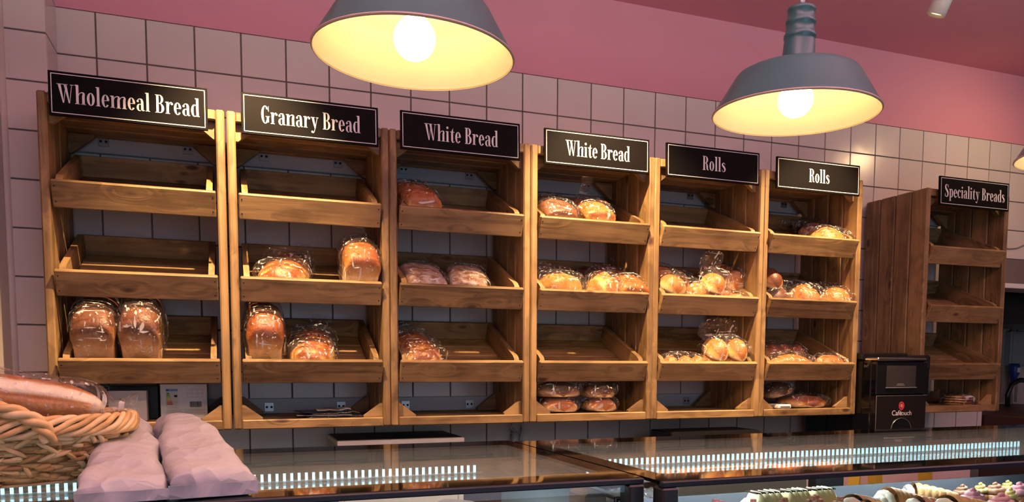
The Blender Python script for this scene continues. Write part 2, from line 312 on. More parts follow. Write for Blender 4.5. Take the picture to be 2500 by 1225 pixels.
for r in range(5, 10):
    z = ROW0 - (r + 0.5) * TZ
    strip.box(28 * TX + 0.0025, OPX - 0.002, -0.001, 0.009, z - 0.0712, z + 0.0712, 0.0012)
o = strip.build('cut_tile_strip', 'tile', wall); o['kind'] = 'stuff'
# pier at the left with its own tiles
PX, PY = 0.036, -0.16
pier = struct(MB().box(-0.6, PX - 0.004, PY + 0.004, 0.004, 0, CEIL).build('wall_pier', 'grout'))
for r in range(-2, 10):
    z = ROW0 - (r + 0.5) * TZ
    board('tile', 0.112, 0.01, 0.1424, 'tile', pier, (PX - 0.056, PY + 0.004, z), 0.0012)
    if r >= -2: board('tile', 0.01, 0.152, 0.1424, 'tile', pier, (PX - 0.004, PY / 2 + 0.002, z), 0.0012)
t1 = MB()
t1.tube([(-0.085, PY, 0), (-0.085, PY, CEIL)], 0.012, 12); struct(t1.build('trim_1', 'cream', smooth=True))
struct(MB().box(-0.25, -0.088, -5.2, PY - 0.002, 0, CEIL).build('wall_left', 'cream'))
struct(MB().box(-0.6, 7.0, -5.2, 2.2, CEIL, CEIL + 0.1).build('ceiling', 'pink'))
struct(MB().box(-0.6, 7.0, -6.5, 2.2, -0.1, 0).build('floor', 'floor'))
struct(MB().box(OPX + 0.02, 7.0, 1.0, 1.1, 0, CEIL).build('wall_passage', 'cream'))
struct(MB().box(OPX - 0.06, OPX - 0.02, 0.16, 1.0, 0, CEIL).build('wall_passage_left', 'cream'))
struct(MB().box(OPX, 7.0, -0.012, 0.15, OPZ - 0.025, OPZ, 0.002).build('trim_2', 'white'))
struct(MB().box(OPX + 0.02, 7.0, 0.30, 0.75, 1.80, 2.2, 0.004).build('trim_3', 'blackm'))

# ------------------------------------------------------------------ ceiling spotlights
WARM = (1.0, 0.66, 0.33)
def spotlight(x, y, z, aim, power, ang, label, blend=0.7, col=None, soft=0.02):
    d = (Vector(aim) - Vector((x, y, z))).normalized(); q = (-d).to_track_quat('Z', 'Y')
    t = thing('ceiling_spotlight', label, 'spotlight', (x, y, CEIL), group='cylinder spotlights on the ceiling')
    h = MB(); h.lathe([(0.0, 0.155), (0.029, 0.155), (0.031, 0.15), (0.031, 0.0), (0.028, 0.0), (0.027, 0.012), (0.0, 0.012)], 32)
    off = Vector((x, y, z)) - Vector((x, y, CEIL))
    ho = h.build('housing', 'spotw', t, True, off); ho.rotation_mode = 'QUATERNION'; ho.rotation_quaternion = q
    ln = MB().lathe([(0.0, 0.010), (0.0265, 0.010), (0.0265, 0.013), (0.0, 0.013)], 24).build('lens', 'spotlens', t, False, off); ln.rotation_mode = 'QUATERNION'; ln.rotation_quaternion = q
    top = off + q @ Vector((0, 0, 0.13))
    MB().tube([(0, 0, 0), (0, 0, -0.03), tuple(top)], 0.006, 8).build('arm', 'spotw', t, True)
    MB().lathe([(0, 0), (0.03, 0), (0.03, -0.012), (0, -0.012)], 24).build('ceiling_plate', 'spotw', t)
    l = bpy.data.lights.new('spot_light', 'SPOT'); l.energy = power; l.color = col or WARM; l.spot_size = R(ang); l.spot_blend = blend; l.shadow_soft_size = soft
    lo = bpy.data.objects.new('spot_light', l); COL.objects.link(lo); lo.location = Vector((x, y, z)) + d * 0.004; lo.rotation_mode = 'QUATERNION'; lo.rotation_quaternion = q
    return t
spotlight(0.62, -0.80, 2.78, (0.56, -0.37, 1.80), 230, 64, 'white cylinder spotlight lighting the posts between the first two crates')
spotlight(1.72, -0.80, 2.78, (1.90, -0.37, 1.75), 230, 70, 'white cylinder spotlight aimed at the second White Bread crate')
spotlight(2.90, -0.80, 2.78, (2.72, -0.42, 1.80), 190, 62, 'white cylinder spotlight hanging above the second Rolls crate')
spotlight(4.10, -0.80, 2.78, (4.0, 0.0, 2.35), 14, 120, 'white cylinder spotlight above the Speciality Breads crate', 1.0)

# added uplighters, unseen, that supply the pink bounce off the ceiling
for ux, ul in ((0.75, 'near the left wall'), (2.25, 'midway along the shop'), (3.75, 'near the passage end')):
    ut = thing('added_uplighter', 'added unseen uplighter for ceiling bounce, ' + ul, 'uplighter', (ux, -2.45, 2.50), group='added uplighters for ceiling bounce')
    MB().box(-0.6, 0.6, -0.04, 0.04, -0.05, 0.0, 0.004).build('trough', 'spotw', ut)
    MB().box(-0.58, 0.58, -0.03, 0.03, 0.0005, 0.004).build('diffuser', plain('fill_diffuser', (1, 0.95, 0.85), 0.5, emit=(1.0, 0.9, 0.75), estr=1.0), ut)
    for q in (-0.5, 0.5): MB().tube([(q, 0, 0.0), (q, 0, CEIL - 2.50)], 0.0015, 6).build('suspension_wire', 'steel', ut)
    al = area('ceiling_bounce_fill', (0, 0, 0.008), (R(180), 0, 0), 1.16, 0.06, {0.75: 52, 2.25: 38, 3.75: 38}[ux], (0.93, 0.96, 0.86)); al.parent = ut
# ------------------------------------------------------------------ bread crates
CX = [0.044, 0.547, 1.045, 1.544, 2.038, 2.531, 3.380]
CW, CY0, CY1, CZ0, CZ1 = 0.4965, -0.370, -0.026, 1.345, 2.320
ST = 0.025
TRAYZ = [2.069, 1.816, 1.561]; TILT = R(24); TF = -0.390
TRW = 0.438
CN = ['under the Wholemeal Bread sign', 'under the Granary Bread sign', 'under the White Bread sign, beside the Granary crate',
      'under the White Bread sign, beside the Rolls crate', 'under the Rolls sign, beside the White Bread crate',
      'under the Rolls sign, beside the coffee machine', 'under the Speciality Breads sign, standing apart']
def tri(name, parent, loc, w, h, t, sx, sz):
    k = (name, round(w, 3), round(h, 3), t, sx, sz)
    if k not in _bc:
        p = [(0, 0), (sx * w, 0), (sx * w, sz * h * 0.12), (sx * w * 0.12, sz * h), (0, sz * h)]
        m = MB().prism(p, -t / 2, t / 2); me = m.mesh(name); bm = bmesh.new(); bm.from_mesh(me); bmesh.ops.recalc_face_normals(bm, faces=bm.faces[:]); bm.to_mesh(me); bm.free()
        me.materials.append(MT['wx']); _bc[k] = me
    return link(name, _bc[k], None, parent, loc)
nail = MB().lathe([(0, 0.0015), (0.0022, 0.001), (0.0022, 0)], 8).mesh('nail'); nail.materials.append(MT['dark'])
TRAY = {}
for ci, cx in enumerate(CX):
    base = Vector((cx + CW / 2, (CY0 + CY1) / 2, CZ0))
    t = thing('bread_crate', 'open pine bread crate ' + CN[ci], 'bread crate', base, group='wooden bread crates along the wall')
    H = CZ1 - CZ0; D = CY1 - CY0
    for s in (-1, 1):
        bwid = D / 4
        for b in range(4):
            board('side_board', ST, bwid - 0.0035, H, 'wz', t, (s * (CW / 2 - ST / 2), -D / 2 + (b + 0.5) * bwid, H / 2), 0.0045)
    iw = CW - 2 * ST - 0.001
    board('bottom_rail', iw, 0.022, 0.030, 'wx', t, (0, -D / 2 + 0.012, 0.015), 0.003)
    board('bottom_rail', iw, 0.022, 0.030, 'wx', t, (0, D / 2 - 0.012, 0.015), 0.003)
    board('top_rail', iw, 0.022, 0.030, 'wx', t, (0, -D / 2 + 0.014, H - 0.017), 0.003)
    board('top_rail', iw, 0.022, 0.030, 'wx', t, (0, D / 2 - 0.012, H - 0.017), 0.003)
    for b in range(4):
        yy = -D / 2 + 0.024 + (b + 0.5) * (D - 0.048) / 4
        board('bottom_slat', iw, (D - 0.048) / 4 - 0.008, 0.014, 'wx', t, (0, yy, 0.018), 0.002)
        board('top_slat', iw, (D - 0.048) / 4 - 0.008, 0.014, 'wx', t, (0, yy, H - 0.022), 0.002)
    for s in (-1, 1):
        x = s * iw / 2
        tri('corner_block', t, (x, -D / 2 + 0.034, 0.0302), 0.062, 0.046, 0.018, -s, 1)
        tri('corner_block', t, (x, D / 2 - 0.034, 0.0302), 0.075, 0.062, 0.018, -s, 1)
        tri('corner_block', t, (x, -D / 2 + 0.036, H - 0.033), 0.062, 0.05, 0.018, -s, -1)
        tri('corner_block', t, (x, D / 2 - 0.034, H - 0.033), 0.075, 0.062, 0.018, -s, -1)
        # angle brackets that hang the crate on the wall battens
        for zz, s2 in ((0.052, 1), (H - 0.040, 1)):
            bx = s * (iw / 2 - 0.095)
            br = MB().box(-0.016, 0.016, -0.0015, 0.0015, -0.016, 0.016, 0.0007).build('bracket_plate', 'steel', t, False, (bx, D / 2 + 0.001, zz))
            for q in (-0.008, 0.008):
                MB().lathe([(0, 0.004), (0.003, 0.003), (0.0042, 0)], 10).build('screw', 'dark', br, True, (q, -0.0015, 0.0), (R(90), 0, 0))
    for ti, zt in enumerate(TRAYZ):
        # tray mesh: the two side boards; front board, back board and slats are its pieces
        fh, L = 0.078, 0.372
        org = Vector((0, TF + fh * math.sin(TILT) - base.y, zt - fh * math.cos(TILT) - CZ0))
        m = MB(); hh, th_ = 0.082, 0.018; xo = TRW / 2 - 0.0095; yb_ = L
        # U of two side boards joined to the back board, side tops rounded down at the front
        U = [(-xo, 0.0195, hh - 0.018), (-xo, 0.0335, hh - 0.004), (-xo, 0.05, hh), (-xo, yb_, hh), (xo, yb_, hh), (xo, 0.05, hh), (xo, 0.0335, hh - 0.004), (xo, 0.0195, hh - 0.018)]
        V = [(-xo + th_, 0.0195, hh - 0.018), (-xo + th_, 0.0335, hh - 0.004), (-xo + th_, 0.05, hh), (-xo + th_, yb_ - 0.015, hh), (xo - th_, yb_ - 0.015, hh), (xo - th_, 0.05, hh), (xo - th_, 0.0335, hh - 0.004), (xo - th_, 0.0195, hh - 0.018)]
        n = 8; vs = [p for p in U] + [p for p in V] + [(p[0], p[1], 0.004) for p in U] + [(p[0], p[1], 0.004) for p in V]; fs = []
        for i in range(n - 1): fs += [(i, i + 1, n + i + 1, n + i), (2 * n + i, 3 * n + i, 3 * n + i + 1, 2 * n + i + 1), (i, 2 * n + i, 2 * n + i + 1, i + 1), (n + i, n + i + 1, 3 * n + i + 1, 3 * n + i)]
        fs += [(0, n, 3 * n, 2 * n), (n - 1, 3 * n - 1, 4 * n - 1, 2 * n - 1)]
        m.add(vs, fs)
        tr = m.build('tray', 'wy', t, False, org, (TILT, 0, 0))
        fb = board('front_board', TRW, 0.018, fh, 'wx', tr, (0, 0.009, fh / 2), 0.003)
        for s in (-1, 1):
            for q in (-0.022, 0.022): link('nail', nail, None, fb, (s * (TRW / 2 - 0.009), -0.0085, q), (R(90), 0, 0))
        board('back_board', TRW - 0.062, 0.005, 0.066, 'wx', tr, (0, L - 0.0176, 0.0525), 0.001)
        for b in range(4):
            board('tray_slat', TRW - 0.0585, 0.075, 0.012, 'wx', tr, (0, 0.060 + b * 0.0855, 0.013), 0.002)
        Mx = Matrix.Translation(base + org) @ Matrix.Rotation(TILT, 4, 'X')
        TRAY[ci, ti] = Mx
    TRAY[ci, 3] = Matrix.Translation(base + Vector((0, -D / 2, 0.026)))
# battens screwed to the tiles
for bx0, bx1, where in ((0.07, 3.0, 'six crates'), (3.41, 3.86, 'Speciality crate')):
    for z0, z1, lv in ((1.372, 1.428, 'foot'), (2.243, 2.318, 'head')):
        tag(MB().box(bx0, bx1, -0.0235, -0.0015, z0, z1, 0.002).build('wall_batten', 'batten'), 'white wall batten behind the %s of the %s' % (lv, where), 'batten')

# ------------------------------------------------------------------ signs with a condensed high-contrast serif
T_, H_ = 0.135, 0.032
def rect(x0, y0, x1, y1): return [(x0, y0), (x1, y0), (x1, y1), (x0, y1)]
def ring(cx, cy, rx, ry, tx, ty, a0=0, a1=360, n=28):
    P = []
    for i in range(n):
        a, b = R(a0 + (a1 - a0) * i / n), R(a0 + (a1 - a0) * (i + 1) / n)
        P.append([(cx + rx * math.cos(a), cy + ry * math.sin(a)), (cx + rx * math.cos(b), cy + ry * math.sin(b)),
                  (cx + (rx - tx) * math.cos(b), cy + (ry - ty) * math.sin(b)), (cx + (rx - tx) * math.cos(a), cy + (ry - ty) * math.sin(a))])
    return P
def disc(cx, cy, r, n=16): return [[(cx + r * math.cos(2 * math.pi * i / n), cy + r * math.sin(2 * math.pi * i / n)) for i in range(n)]]
def stroke(pts, n=6):
    def cr(p0, p1, p2, p3, t): return tuple(0.5 * ((2 * b) + (c - a) * t + (2 * a - 5 * b + 4 * c - d) * t * t + (3 * b - a - 3 * c + d) * t ** 3) for a, b, c, d in zip(p0, p1, p2, p3))
    S = []
    for i in range(len(pts) - 1):
        p = [pts[max(i - 1, 0)], pts[i], pts[i + 1], pts[min(i + 2, len(pts) - 1)]]
        S += [cr(*p, k / n) for k in range(n)]
    S.append(pts[-1]); E = []
    for i, (x, y, w_) in enumerate(S):
        a, b = S[max(i - 1, 0)], S[min(i + 1, len(S) - 1)]; dx, dy = b[0] - a[0], b[1] - a[1]; l = math.hypot(dx, dy) or 1
        E.append(((x - dy / l * w_ / 2, y + dx / l * w_ / 2), (x + dy / l * w_ / 2, y - dx / l * w_ / 2)))
    return [[E[i][0], E[i][1], E[i + 1][1], E[i + 1][0]] for i in range(len(E) - 1)]
def foot(x): return [rect(x - 0.055, 0, x + T_ + 0.055, H_)]
def flag(x, y): return [[(x - 0.06, y - 0.045), (x, y - 0.06), (x, y), (x - 0.06, y - 0.012)]]
def arch(x0, x1): return stroke([(x0, 0.46, 0.03), (x0 + 0.05, 0.58, 0.035), ((x0 + x1) / 2 + 0.03, 0.64, 0.05), (x1 - 0.045, 0.585, 0.105), (x1 - T_ / 2, 0.44, T_)])
def g_n(two=False, tall=False):
    P = [rect(0.06, 0, 0.06 + T_, 1.03 if tall else 0.66)] + foot(0.06) + flag(0.06, 1.03 if tall else 0.66)
    xs = [0.06 + T_]; x = 0.37
    for _ in range(2 if two else 1):
        P += arch(xs[-1], x + T_) + [rect(x, 0, x + T_, 0.46)] + foot(x); xs.append(x + T_); x += 0.31
    return P, xs[-1] + 0.075
def glyph(c):
    X = 0.66
    if c == 'o': return ring(0.215, 0.33, 0.205, 0.345, T_, H_), 0.45
    if c == 'e': return ring(0.215, 0.33, 0.205, 0.345, T_, H_, 8, 322) + [rect(0.12, 0.335, 0.40, 0.335 + H_)], 0.44
    if c == 'c': return ring(0.215, 0.33, 0.205, 0.345, T_, H_, 48, 318) + disc(0.335, 0.535, 0.062), 0.42
    if c == 'l': return [rect(0.06, 0, 0.06 + T_, 1.03)] + foot(0.06) + flag(0.06, 1.03), 0.27
    if c == 'i': return [rect(0.06, 0, 0.06 + T_, X)] + foot(0.06) + flag(0.06, X) + disc(0.128, 0.87, 0.08), 0.27
    if c == 'h': return g_n(tall=True)
    if c == 'n': return g_n()
    if c == 'm': return g_n(True)
    if c == 'r': return [rect(0.06, 0, 0.06 + T_, X)] + foot(0.06) + flag(0.06, X) + stroke([(0.19, 0.42, 0.03), (0.225, 0.57, 0.032), (0.30, 0.645, 0.045), (0.36, 0.625, 0.05)]) + disc(0.365, 0.565, 0.066), 0.44
    if c == 'd': return ring(0.20, 0.33, 0.19, 0.345, T_, H_, 60, 300) + stroke([(0.30, 0.63, 0.032), (0.34, 0.52, 0.03)]) + [rect(0.30, 0, 0.30 + T_, 1.03), rect(0.30, 0, 0.49, H_)] + flag(0.30, 1.03), 0.50
    if c == 'p': return ring(0.275, 0.33, 0.19, 0.345, T_, H_, -120, 120) + [rect(0.06, -0.32, 0.06 + T_, X), rect(0.005, -0.32, 0.25, -0.32 + H_)] + flag(0.06, X), 0.50
    if c == 'a': return [rect(0.26, 0.05, 0.26 + T_, 0.48)] + stroke([(0.085, 0.54, 0.05), (0.13, 0.625, 0.04), (0.215, 0.648, 0.05), (0.30, 0.60, 0.11), (0.3275, 0.46, T_)]) + disc(0.09, 0.52, 0.062) + ring(0.185, 0.18, 0.165, 0.20, T_ * 0.9, H_, 60, 300) + stroke([(0.26, 0.37, 0.03), (0.20, 0.36, 0.03)]) + stroke([(0.3275, 0.09, T_), (0.375, 0.02, 0.06), (0.45, 0.04, 0.03)]), 0.47
    if c == 't': return [[(0.10, 0.62), (0.10 + T_, 0.62), (0.10 + T_, 0.88), (0.16, 0.74)], rect(0.02, 0.62, 0.34, 0.62 + H_), rect(0.10, 0.12, 0.10 + T_, 0.62)] + stroke([(0.1675, 0.14, T_), (0.20, 0.03, 0.09), (0.27, 0.012, 0.035), (0.34, 0.09, 0.025)]), 0.36
    if c == 'y': return [[(0.05, X), (0.20, X), (0.315, 0.02), (0.235, 0.0)], rect(0.0, X - H_, 0.26, X), rect(0.33, X - H_, 0.50, X)] + stroke([(0.42, X, 0.03), (0.29, 0.08, 0.032), (0.20, -0.22, 0.035), (0.11, -0.27, 0.04)]) + disc(0.09, -0.21, 0.065), 0.50
    if c == 's': return stroke([(0.315, 0.52, 0.03), (0.27, 0.61, 0.035), (0.18, 0.642, 0.05), (0.095, 0.57, 0.10), (0.11, 0.45, 0.135), (0.225, 0.34, 0.15), (0.30, 0.20, 0.13), (0.28, 0.08, 0.09), (0.18, 0.016, 0.045), (0.09, 0.05, 0.035), (0.045, 0.16, 0.03)]), 0.37
    if c == 'S': return stroke([(0.405, 0.78, 0.03), (0.34, 0.94, 0.035), (0.23, 1.0, 0.05), (0.11, 0.90, 0.12), (0.11, 0.71, 0.155), (0.25, 0.53, 0.175), (0.375, 0.32, 0.16), (0.35, 0.10, 0.11), (0.22, 0.005, 0.05), (0.11, 0.06, 0.035), (0.04, 0.26, 0.03)]) + [rect(0.40, 0.74, 0.425, 1.01), rect(0.025, 0.0, 0.05, 0.30)], 0.50
    if c == 'B': return [rect(0.06, 0, 0.06 + T_, 1), rect(0.0, 0, 0.26, H_), rect(0.0, 1 - H_, 0.25, 1), rect(0.18, 0.505, 0.26, 0.535)] + ring(0.245, 0.76, 0.205, 0.24, T_, H_, -90, 90) + ring(0.255, 0.265, 0.235, 0.265, T_ * 1.05, H_, -90, 90), 0.53
    if c == 'R': return [rect(0.06, 0, 0.06 + T_, 1), rect(0.0, 0, 0.26, H_), rect(0.0, 1 - H_, 0.25, 1), rect(0.18, 0.48, 0.27, 0.51)] + ring(0.245, 0.745, 0.215, 0.255, T_, H_, -90, 90) + stroke([(0.27, 0.495, 0.03), (0.35, 0.44, 0.09), (0.385, 0.28, T_), (0.40, 0.10, 0.11), (0.46, 0.02, 0.045), (0.52, 0.06, 0.025)]), 0.55
    if c == 'G': return ring(0.25, 0.5, 0.235, 0.52, T_ * 1.05, H_, 40, 318) + [rect(0.345, 0.06, 0.345 + T_, 0.42), rect(0.28, 0.42 - H_, 0.54, 0.42), rect(0.445, 0.70, 0.47, 1.0)] + stroke([(0.40, 0.86, 0.03), (0.455, 0.74, 0.025)]), 0.56
    if c == 'W':
        d = 0.30
        P = []
        for q in (0, d): P += [[(0.04 + q, 1), (0.19 + q, 1), (0.345 + q, 0.0), (0.285 + q, 0.0)], [(0.315 + q, 0.0), (0.345 + q, 0.0), (0.475 + q, 1), (0.445 + q, 1)]]
        return P + [rect(-0.02, 1 - H_, 0.56, 1), rect(0.67, 1 - H_, 0.86, 1)], 0.88
    return [], 0.22
def sign(x0, z0, txt, width, cap, near, i, yaw=0.0):
    W_, Hh = 0.4155, 0.123
    s = thing('bread_sign', 'black sign lettered %s in white, %s' % (txt, near), 'sign', (x0 + W_ / 2, -0.386, z0), group='black bread signs on the crates')
    s.rotation_euler = (R(-1.5), 0, 0)
    MB().box(-W_ / 2, W_ / 2, -0.004, 0.004, 0, Hh, 0.0006).build('panel', 'sign', s)
    b = MB(); e, q = 0.0065, 0.0022
    for x0_, x1_, z0_, z1_ in ((-W_ / 2 + e, W_ / 2 - e, e, e + q), (-W_ / 2 + e, W_ / 2 - e, Hh - e - q, Hh - e), (-W_ / 2 + e, -W_ / 2 + e + q, e, Hh - e), (W_ / 2 - e - q, W_ / 2 - e, e, Hh - e)):
        b.box(x0_, x1_, -0.0046, -0.0038, z0_, z1_)
    b.build('white_border', 'white', s)
    P = []; x = 0.0
    for ch in txt:
        g, adv = glyph(ch); P += [[(px + x, py) for px, py in pl] for pl in g]; x += adv + 0.025
    tot = x - 0.025; sx = width / tot; m = MB()
    zb = Hh / 2 - cap * 0.48
    for pl in P:
        m.add([(-width / 2 + px * sx, -0.0048, zb + py * cap) for px, py in pl], [tuple(range(len(pl)))])
    m.build('lettering', 'white', s, fix=False)
    return s
SIGNS = [(0.079, 2.248, 'Wholemeal Bread', 0.372, 0.052, 'on the crate beside the tiled pier'), (0.590, 2.2505, 'Granary Bread', 0.302, 0.052, 'between the Wholemeal and White signs'),
         (1.078, 2.253, 'White Bread', 0.256, 0.053, 'next to the Granary sign'), (1.585, 2.251, 'White Bread', 0.254, 0.053, 'next to a Rolls sign'),
         (2.073, 2.250, 'Rolls', 0.103, 0.052, 'next to a White Bread sign'), (2.571, 2.247, 'Rolls', 0.102, 0.052, 'on the crate beside the coffee machine'),
         (3.427, 2.246, 'Speciality Breads', 0.360, 0.052, 'on the crate standing apart')]
for i, a in enumerate(SIGNS): sign(*a, i)

# ------------------------------------------------------------------ bread
OUT = {
 'tin': [(-.46, 0), (-.475, .22), (-.485, .45), (-.505, .54), (-.53, .64), (-.515, .78), (-.43, .90), (-.28, .975), (-.1, 1), (.1, 1), (.28, .975), (.43, .90), (.515, .78), (.53, .64), (.505, .54), (.485, .45), (.475, .22), (.46, 0), (.22, -.0), (-.22, -.0)],
 'dome': [(-.40, 0), (-.47, .10), (-.50, .25), (-.49, .42), (-.45, .58), (-.38, .74), (-.28, .88), (-.14, .97), (0, 1), (.14, .97), (.28, .88), (.38, .74), (.45, .58), (.49, .42), (.50, .25), (.47, .10), (.40, 0), (.2, -.0), (-.2, -.0)],
}
def smooth_outline(o, k=2):
    for _ in range(1):
        q = []
        for i in range(len(o)):
            a, b = o[i], o[(i + 1) % len(o)]; q += [a, ((a[0] + b[0]) / 2, (a[1] + b[1]) / 2)]
        o = q
    return o
def bread_mesh(kind, w_, l, h, seed, slashes=0, diag=1.2, lump=0.0, n=22, plait=0):
    o = smooth_outline(OUT['tin' if kind == 'tin' else 'dome']); na = len(o); m = MB(); vs = []; at_ = []
    p = 9.0 if kind == 'tin' else (3.6 if kind == 'bloomer' else 2.0)
    off = Vector((seed * 3.7, seed * 1.3, seed * 2.1))
    for i in range(n + 1):
        t = 0.5 - 0.5 * math.cos(math.pi * i / n) if kind != 'tin' else (lambda q: 0.5 - 0.5 * math.copysign(abs(math.cos(math.pi * q)) ** 0.45, math.cos(math.pi * q)))(i / n)
        e = max(0.0, 1 - abs(2 * t - 1) ** p) ** (1 / 2.0 if kind != 'tin' else 1 / 4.0)
        sx = max(e, 0.02) if kind != 'tin' else 0.84 + 0.16 * e
        sz = max(e, 0.02) ** (0.8 if kind != 'tin' else 1) if kind != 'tin' else 0.86 + 0.14 * e
        for (ox, oz) in o:
            x, y, z = ox * w_ * sx, t * l, oz * h * sz
            g = 1.0
            if kind == 'tin' and oz > 0.45: z *= 1 - 0.16 * (oz - 0.45) / 0.55 * abs(2 * t - 1) ** 2.2; x *= 1 - 0.10 * max(0, oz - 0.6) / 0.4 * abs(2 * t - 1) ** 3
            if slashes and oz > 0.3:
                ph = t * slashes + ox * diag; g = abs(math.sin(math.pi * ph)) ** 0.6; z *= 0.84 + 0.16 * g
            if plait:
                z *= 0.86 + 0.14 * abs(math.sin(math.pi * (t * plait + (0.5 if ox > 0 else 0)))); x *= 0.93 + 0.07 * abs(math.cos(math.pi * t * plait))
            v = Vector((x, y, z)); nz = noise.noise(v * 18 + off)
            d = Vector((ox, (t - 0.5) * 0.6, oz - 0.4)); d = d.normalized() if d.length else d
            v += d * nz * (0.004 + lump); v.z = max(v.z, 0.0)
            vs.append(v)
            c = min(1, max(0, (oz - 0.25) / 0.6)) if kind != 'tin' else (0.22 + 0.1 * nz if oz < 0.5 else min(1, 0.45 + (oz - 0.5) * 1.3))
            if slashes and oz > 0.3: c = c * (0.15 + 0.95 * g)
            if kind == 'tin' and (i < 3): c = min(c, 0.15 + 0.75 * oz)
            at_.append(c)
    fs = [(i * na + k, i * na + (k + 1) % na, (i + 1) * na + (k + 1) % na, (i + 1) * na + k) for i in range(n) for k in range(na)]
    c0 = sum((Vector(v) for v in vs[:na]), Vector()) / na; c1 = sum((Vector(v) for v in vs[-na:]), Vector()) / na
    b = len(vs); vs += [c0, c1]; at_ += [0.30, 0.35]
    fs += [(b, (k + 1) % na, k) for k in range(na)] + [(b + 1, n * na + k, n * na + (k + 1) % na) for k in range(na)]
    m.add(vs, fs, at_); return m
def bag_mesh(w_, l, h, seed, tail=(0, 0.08, 0.05), flare=0.45, loose=1.08, up=1.06, n=15, crumple=0.006):
    """cellophane bag around a loaf: body rings, a pinched neck and a flared end along the tail direction"""
    m = MB(); vs = []; na = 22; off = Vector((seed * 5.1, seed * 2.3, seed * 4.7)); rings = []
    for i in range(n + 1):
        t = i / n; e = (1 - abs(2 * t - 1) ** 5) ** 0.35 if 0 < t < 1 else 0.25
        rings.append((t * (l + 0.02) - 0.01, max(0.25, e), Vector((0, 0, 0)), 1))
    tl = Vector(tail)
    if tl.length > 0.001:
        for q, s in ((0.3, 0.30), (0.5, 0.22), (0.75, flare * 0.8), (1.0, flare)):
            rings.append((l + 0.01, s, tl * q, 1))
    for (y, s, d, _) in rings:
        for k in range(na):
            a = 2 * math.pi * k / na
            ex = math.copysign(abs(math.cos(a)) ** 0.7, math.cos(a)); ez = math.copysign(abs(math.sin(a)) ** 0.7, math.sin(a))
            v = Vector((ex * w_ / 2 * loose * s, y, h * up / 2 + ez * h * up / 2 * (s if d.length == 0 else s * 0.75))) + d
            nz = noise.noise(v * 24 + off); n2 = noise.noise(v * 60 + off)
            dr = Vector((ex, 0.3 * (1 if y > l / 2 else -1), ez)); v += dr.normalized() * (nz * crumple * 1.4 + n2 * crumple * 0.7 + crumple * 0.5)
            v.z = max(v.z, 0.0008); vs.append(v)
    nr = len(rings)
    fs = [(i * na + k, i * na + (k + 1) % na, (i + 1) * na + (k + 1) % na, (i + 1) * na + k) for i in range(nr - 1) for k in range(na)] + [tuple(range(na - 1, -1, -1))]
    if tl.length <= 0.001: fs.append(tuple(range((nr - 1) * na, nr * na)))
    return m.add(vs, fs)
SEED = [0]
def span(ci, ti, u0, u1, vt, yw=-0.325):
    """width and centre of a loaf in its tray from its pixel extent"""
    a, b = at(u0, vt, yw), at(u1, vt, yw); return (a.x + b.x) / 2, (b.x - a.x)
def loaf(name, label, cat, ci, ti, u0, u1, vt, kind, mat, l=0.2, ly=0.022, yaw=0, h=None, bag=True, tail=(0, 0.07, 0.04), flare=0.45, slashes=0, plait=0, lump=0.0, lift=0.0, group=None, wscale=1.0, loose=1.08, up=1.06, bagmat='bag', diag=1.2, crumple=0.006, tilt=0, roll=0):
    SEED[0] += 1; s = SEED[0]
    Mx = TRAY[ci, ti]; fl = (0.0195 if ti < 3 else 0.0) + lift
    p0 = Mx @ Vector((0, ly, fl)); xc, w_ = span(ci, ti, u0, u1, vt, p0.y + 0.015)
    w_ *= wscale
    if h is None:
        zt = at((u0 + u1) / 2, vt, p0.y - 0.03).z; h = max(0.03, (zt - p0.z) / math.cos(TILT if ti < 3 else 0))
    o = bread_mesh(kind, w_ / (1.07 if kind == 'tin' else 1.0), l, h, s, slashes, diag, lump, plait=plait).build(name, mat, smooth=True)
    loc = Mx.inverted() @ Vector((xc, p0.y, 0)); loc = Vector((loc.x, ly, fl))
    Ml = Mx @ Matrix.Translation(loc) @ Matrix.Rotation(yaw, 4, 'Z') @ Matrix.Rotation(tilt, 4, 'X') @ Matrix.Rotation(roll, 4, 'Y')
    o.matrix_world = Ml
    tag(o, label, cat, group)
    if bag: bag_mesh(w_, l, h, s, tail, flare, loose, up, crumple=crumple).build('plastic_bag', bagmat, o)
    return o
def pack(name, label, cat, ci, ti, u0, u1, vt, nx, ny, nz, mat, l=0.16, ly=0.022, yaw=0, hh=0.042, tail=(0, 0.06, 0.03), flare=0.4, lift=0.0, group=None, up=1.1, rl=None, tilt=0, long=False, w_=None):
    """bag with several rolls inside"""
    SEED[0] += 1; s = SEED[0]
    Mx = TRAY[ci, ti]; fl = (0.0195 if ti < 3 else 0.0) + lift
    p0 = Mx @ Vector((0, ly, fl)); xc, ww = span(ci, ti, u0, u1, vt, p0.y + 0.015); ww = w_ or ww
    loc = Mx.inverted() @ Vector((xc, p0.y, 0)); loc = Vector((loc.x, ly, fl))
    t = thing(name, label, cat, group=group); t.matrix_world = Mx @ Matrix.Translation(loc) @ Matrix.Rotation(yaw, 4, 'Z') @ Matrix.Rotation(tilt, 4, 'X')
    rw, rl_ = ww / nx, l / ny
    for k in range(nz):
        for j in range(ny):
            for i in range(nx):
                SEED[0] += 1
                bread_mesh('bap', rw * 0.98, rl_ * 0.99, hh, SEED[0]).build('bread_roll', mat, t, True, (-ww / 2 + (i + 0.5) * rw + random.uniform(-.003, .003), j * rl_, k * hh * 0.86 + 0.001), (0, random.uniform(-.12, .12) if k else 0, random.uniform(-.15, .15)))
    bag_mesh(ww, l, hh * (1 + 0.86 * (nz - 1)), s, tail, flare, 1.08, up).build('plastic_bag', 'bag', t)
    return t
BL = 'loaf'
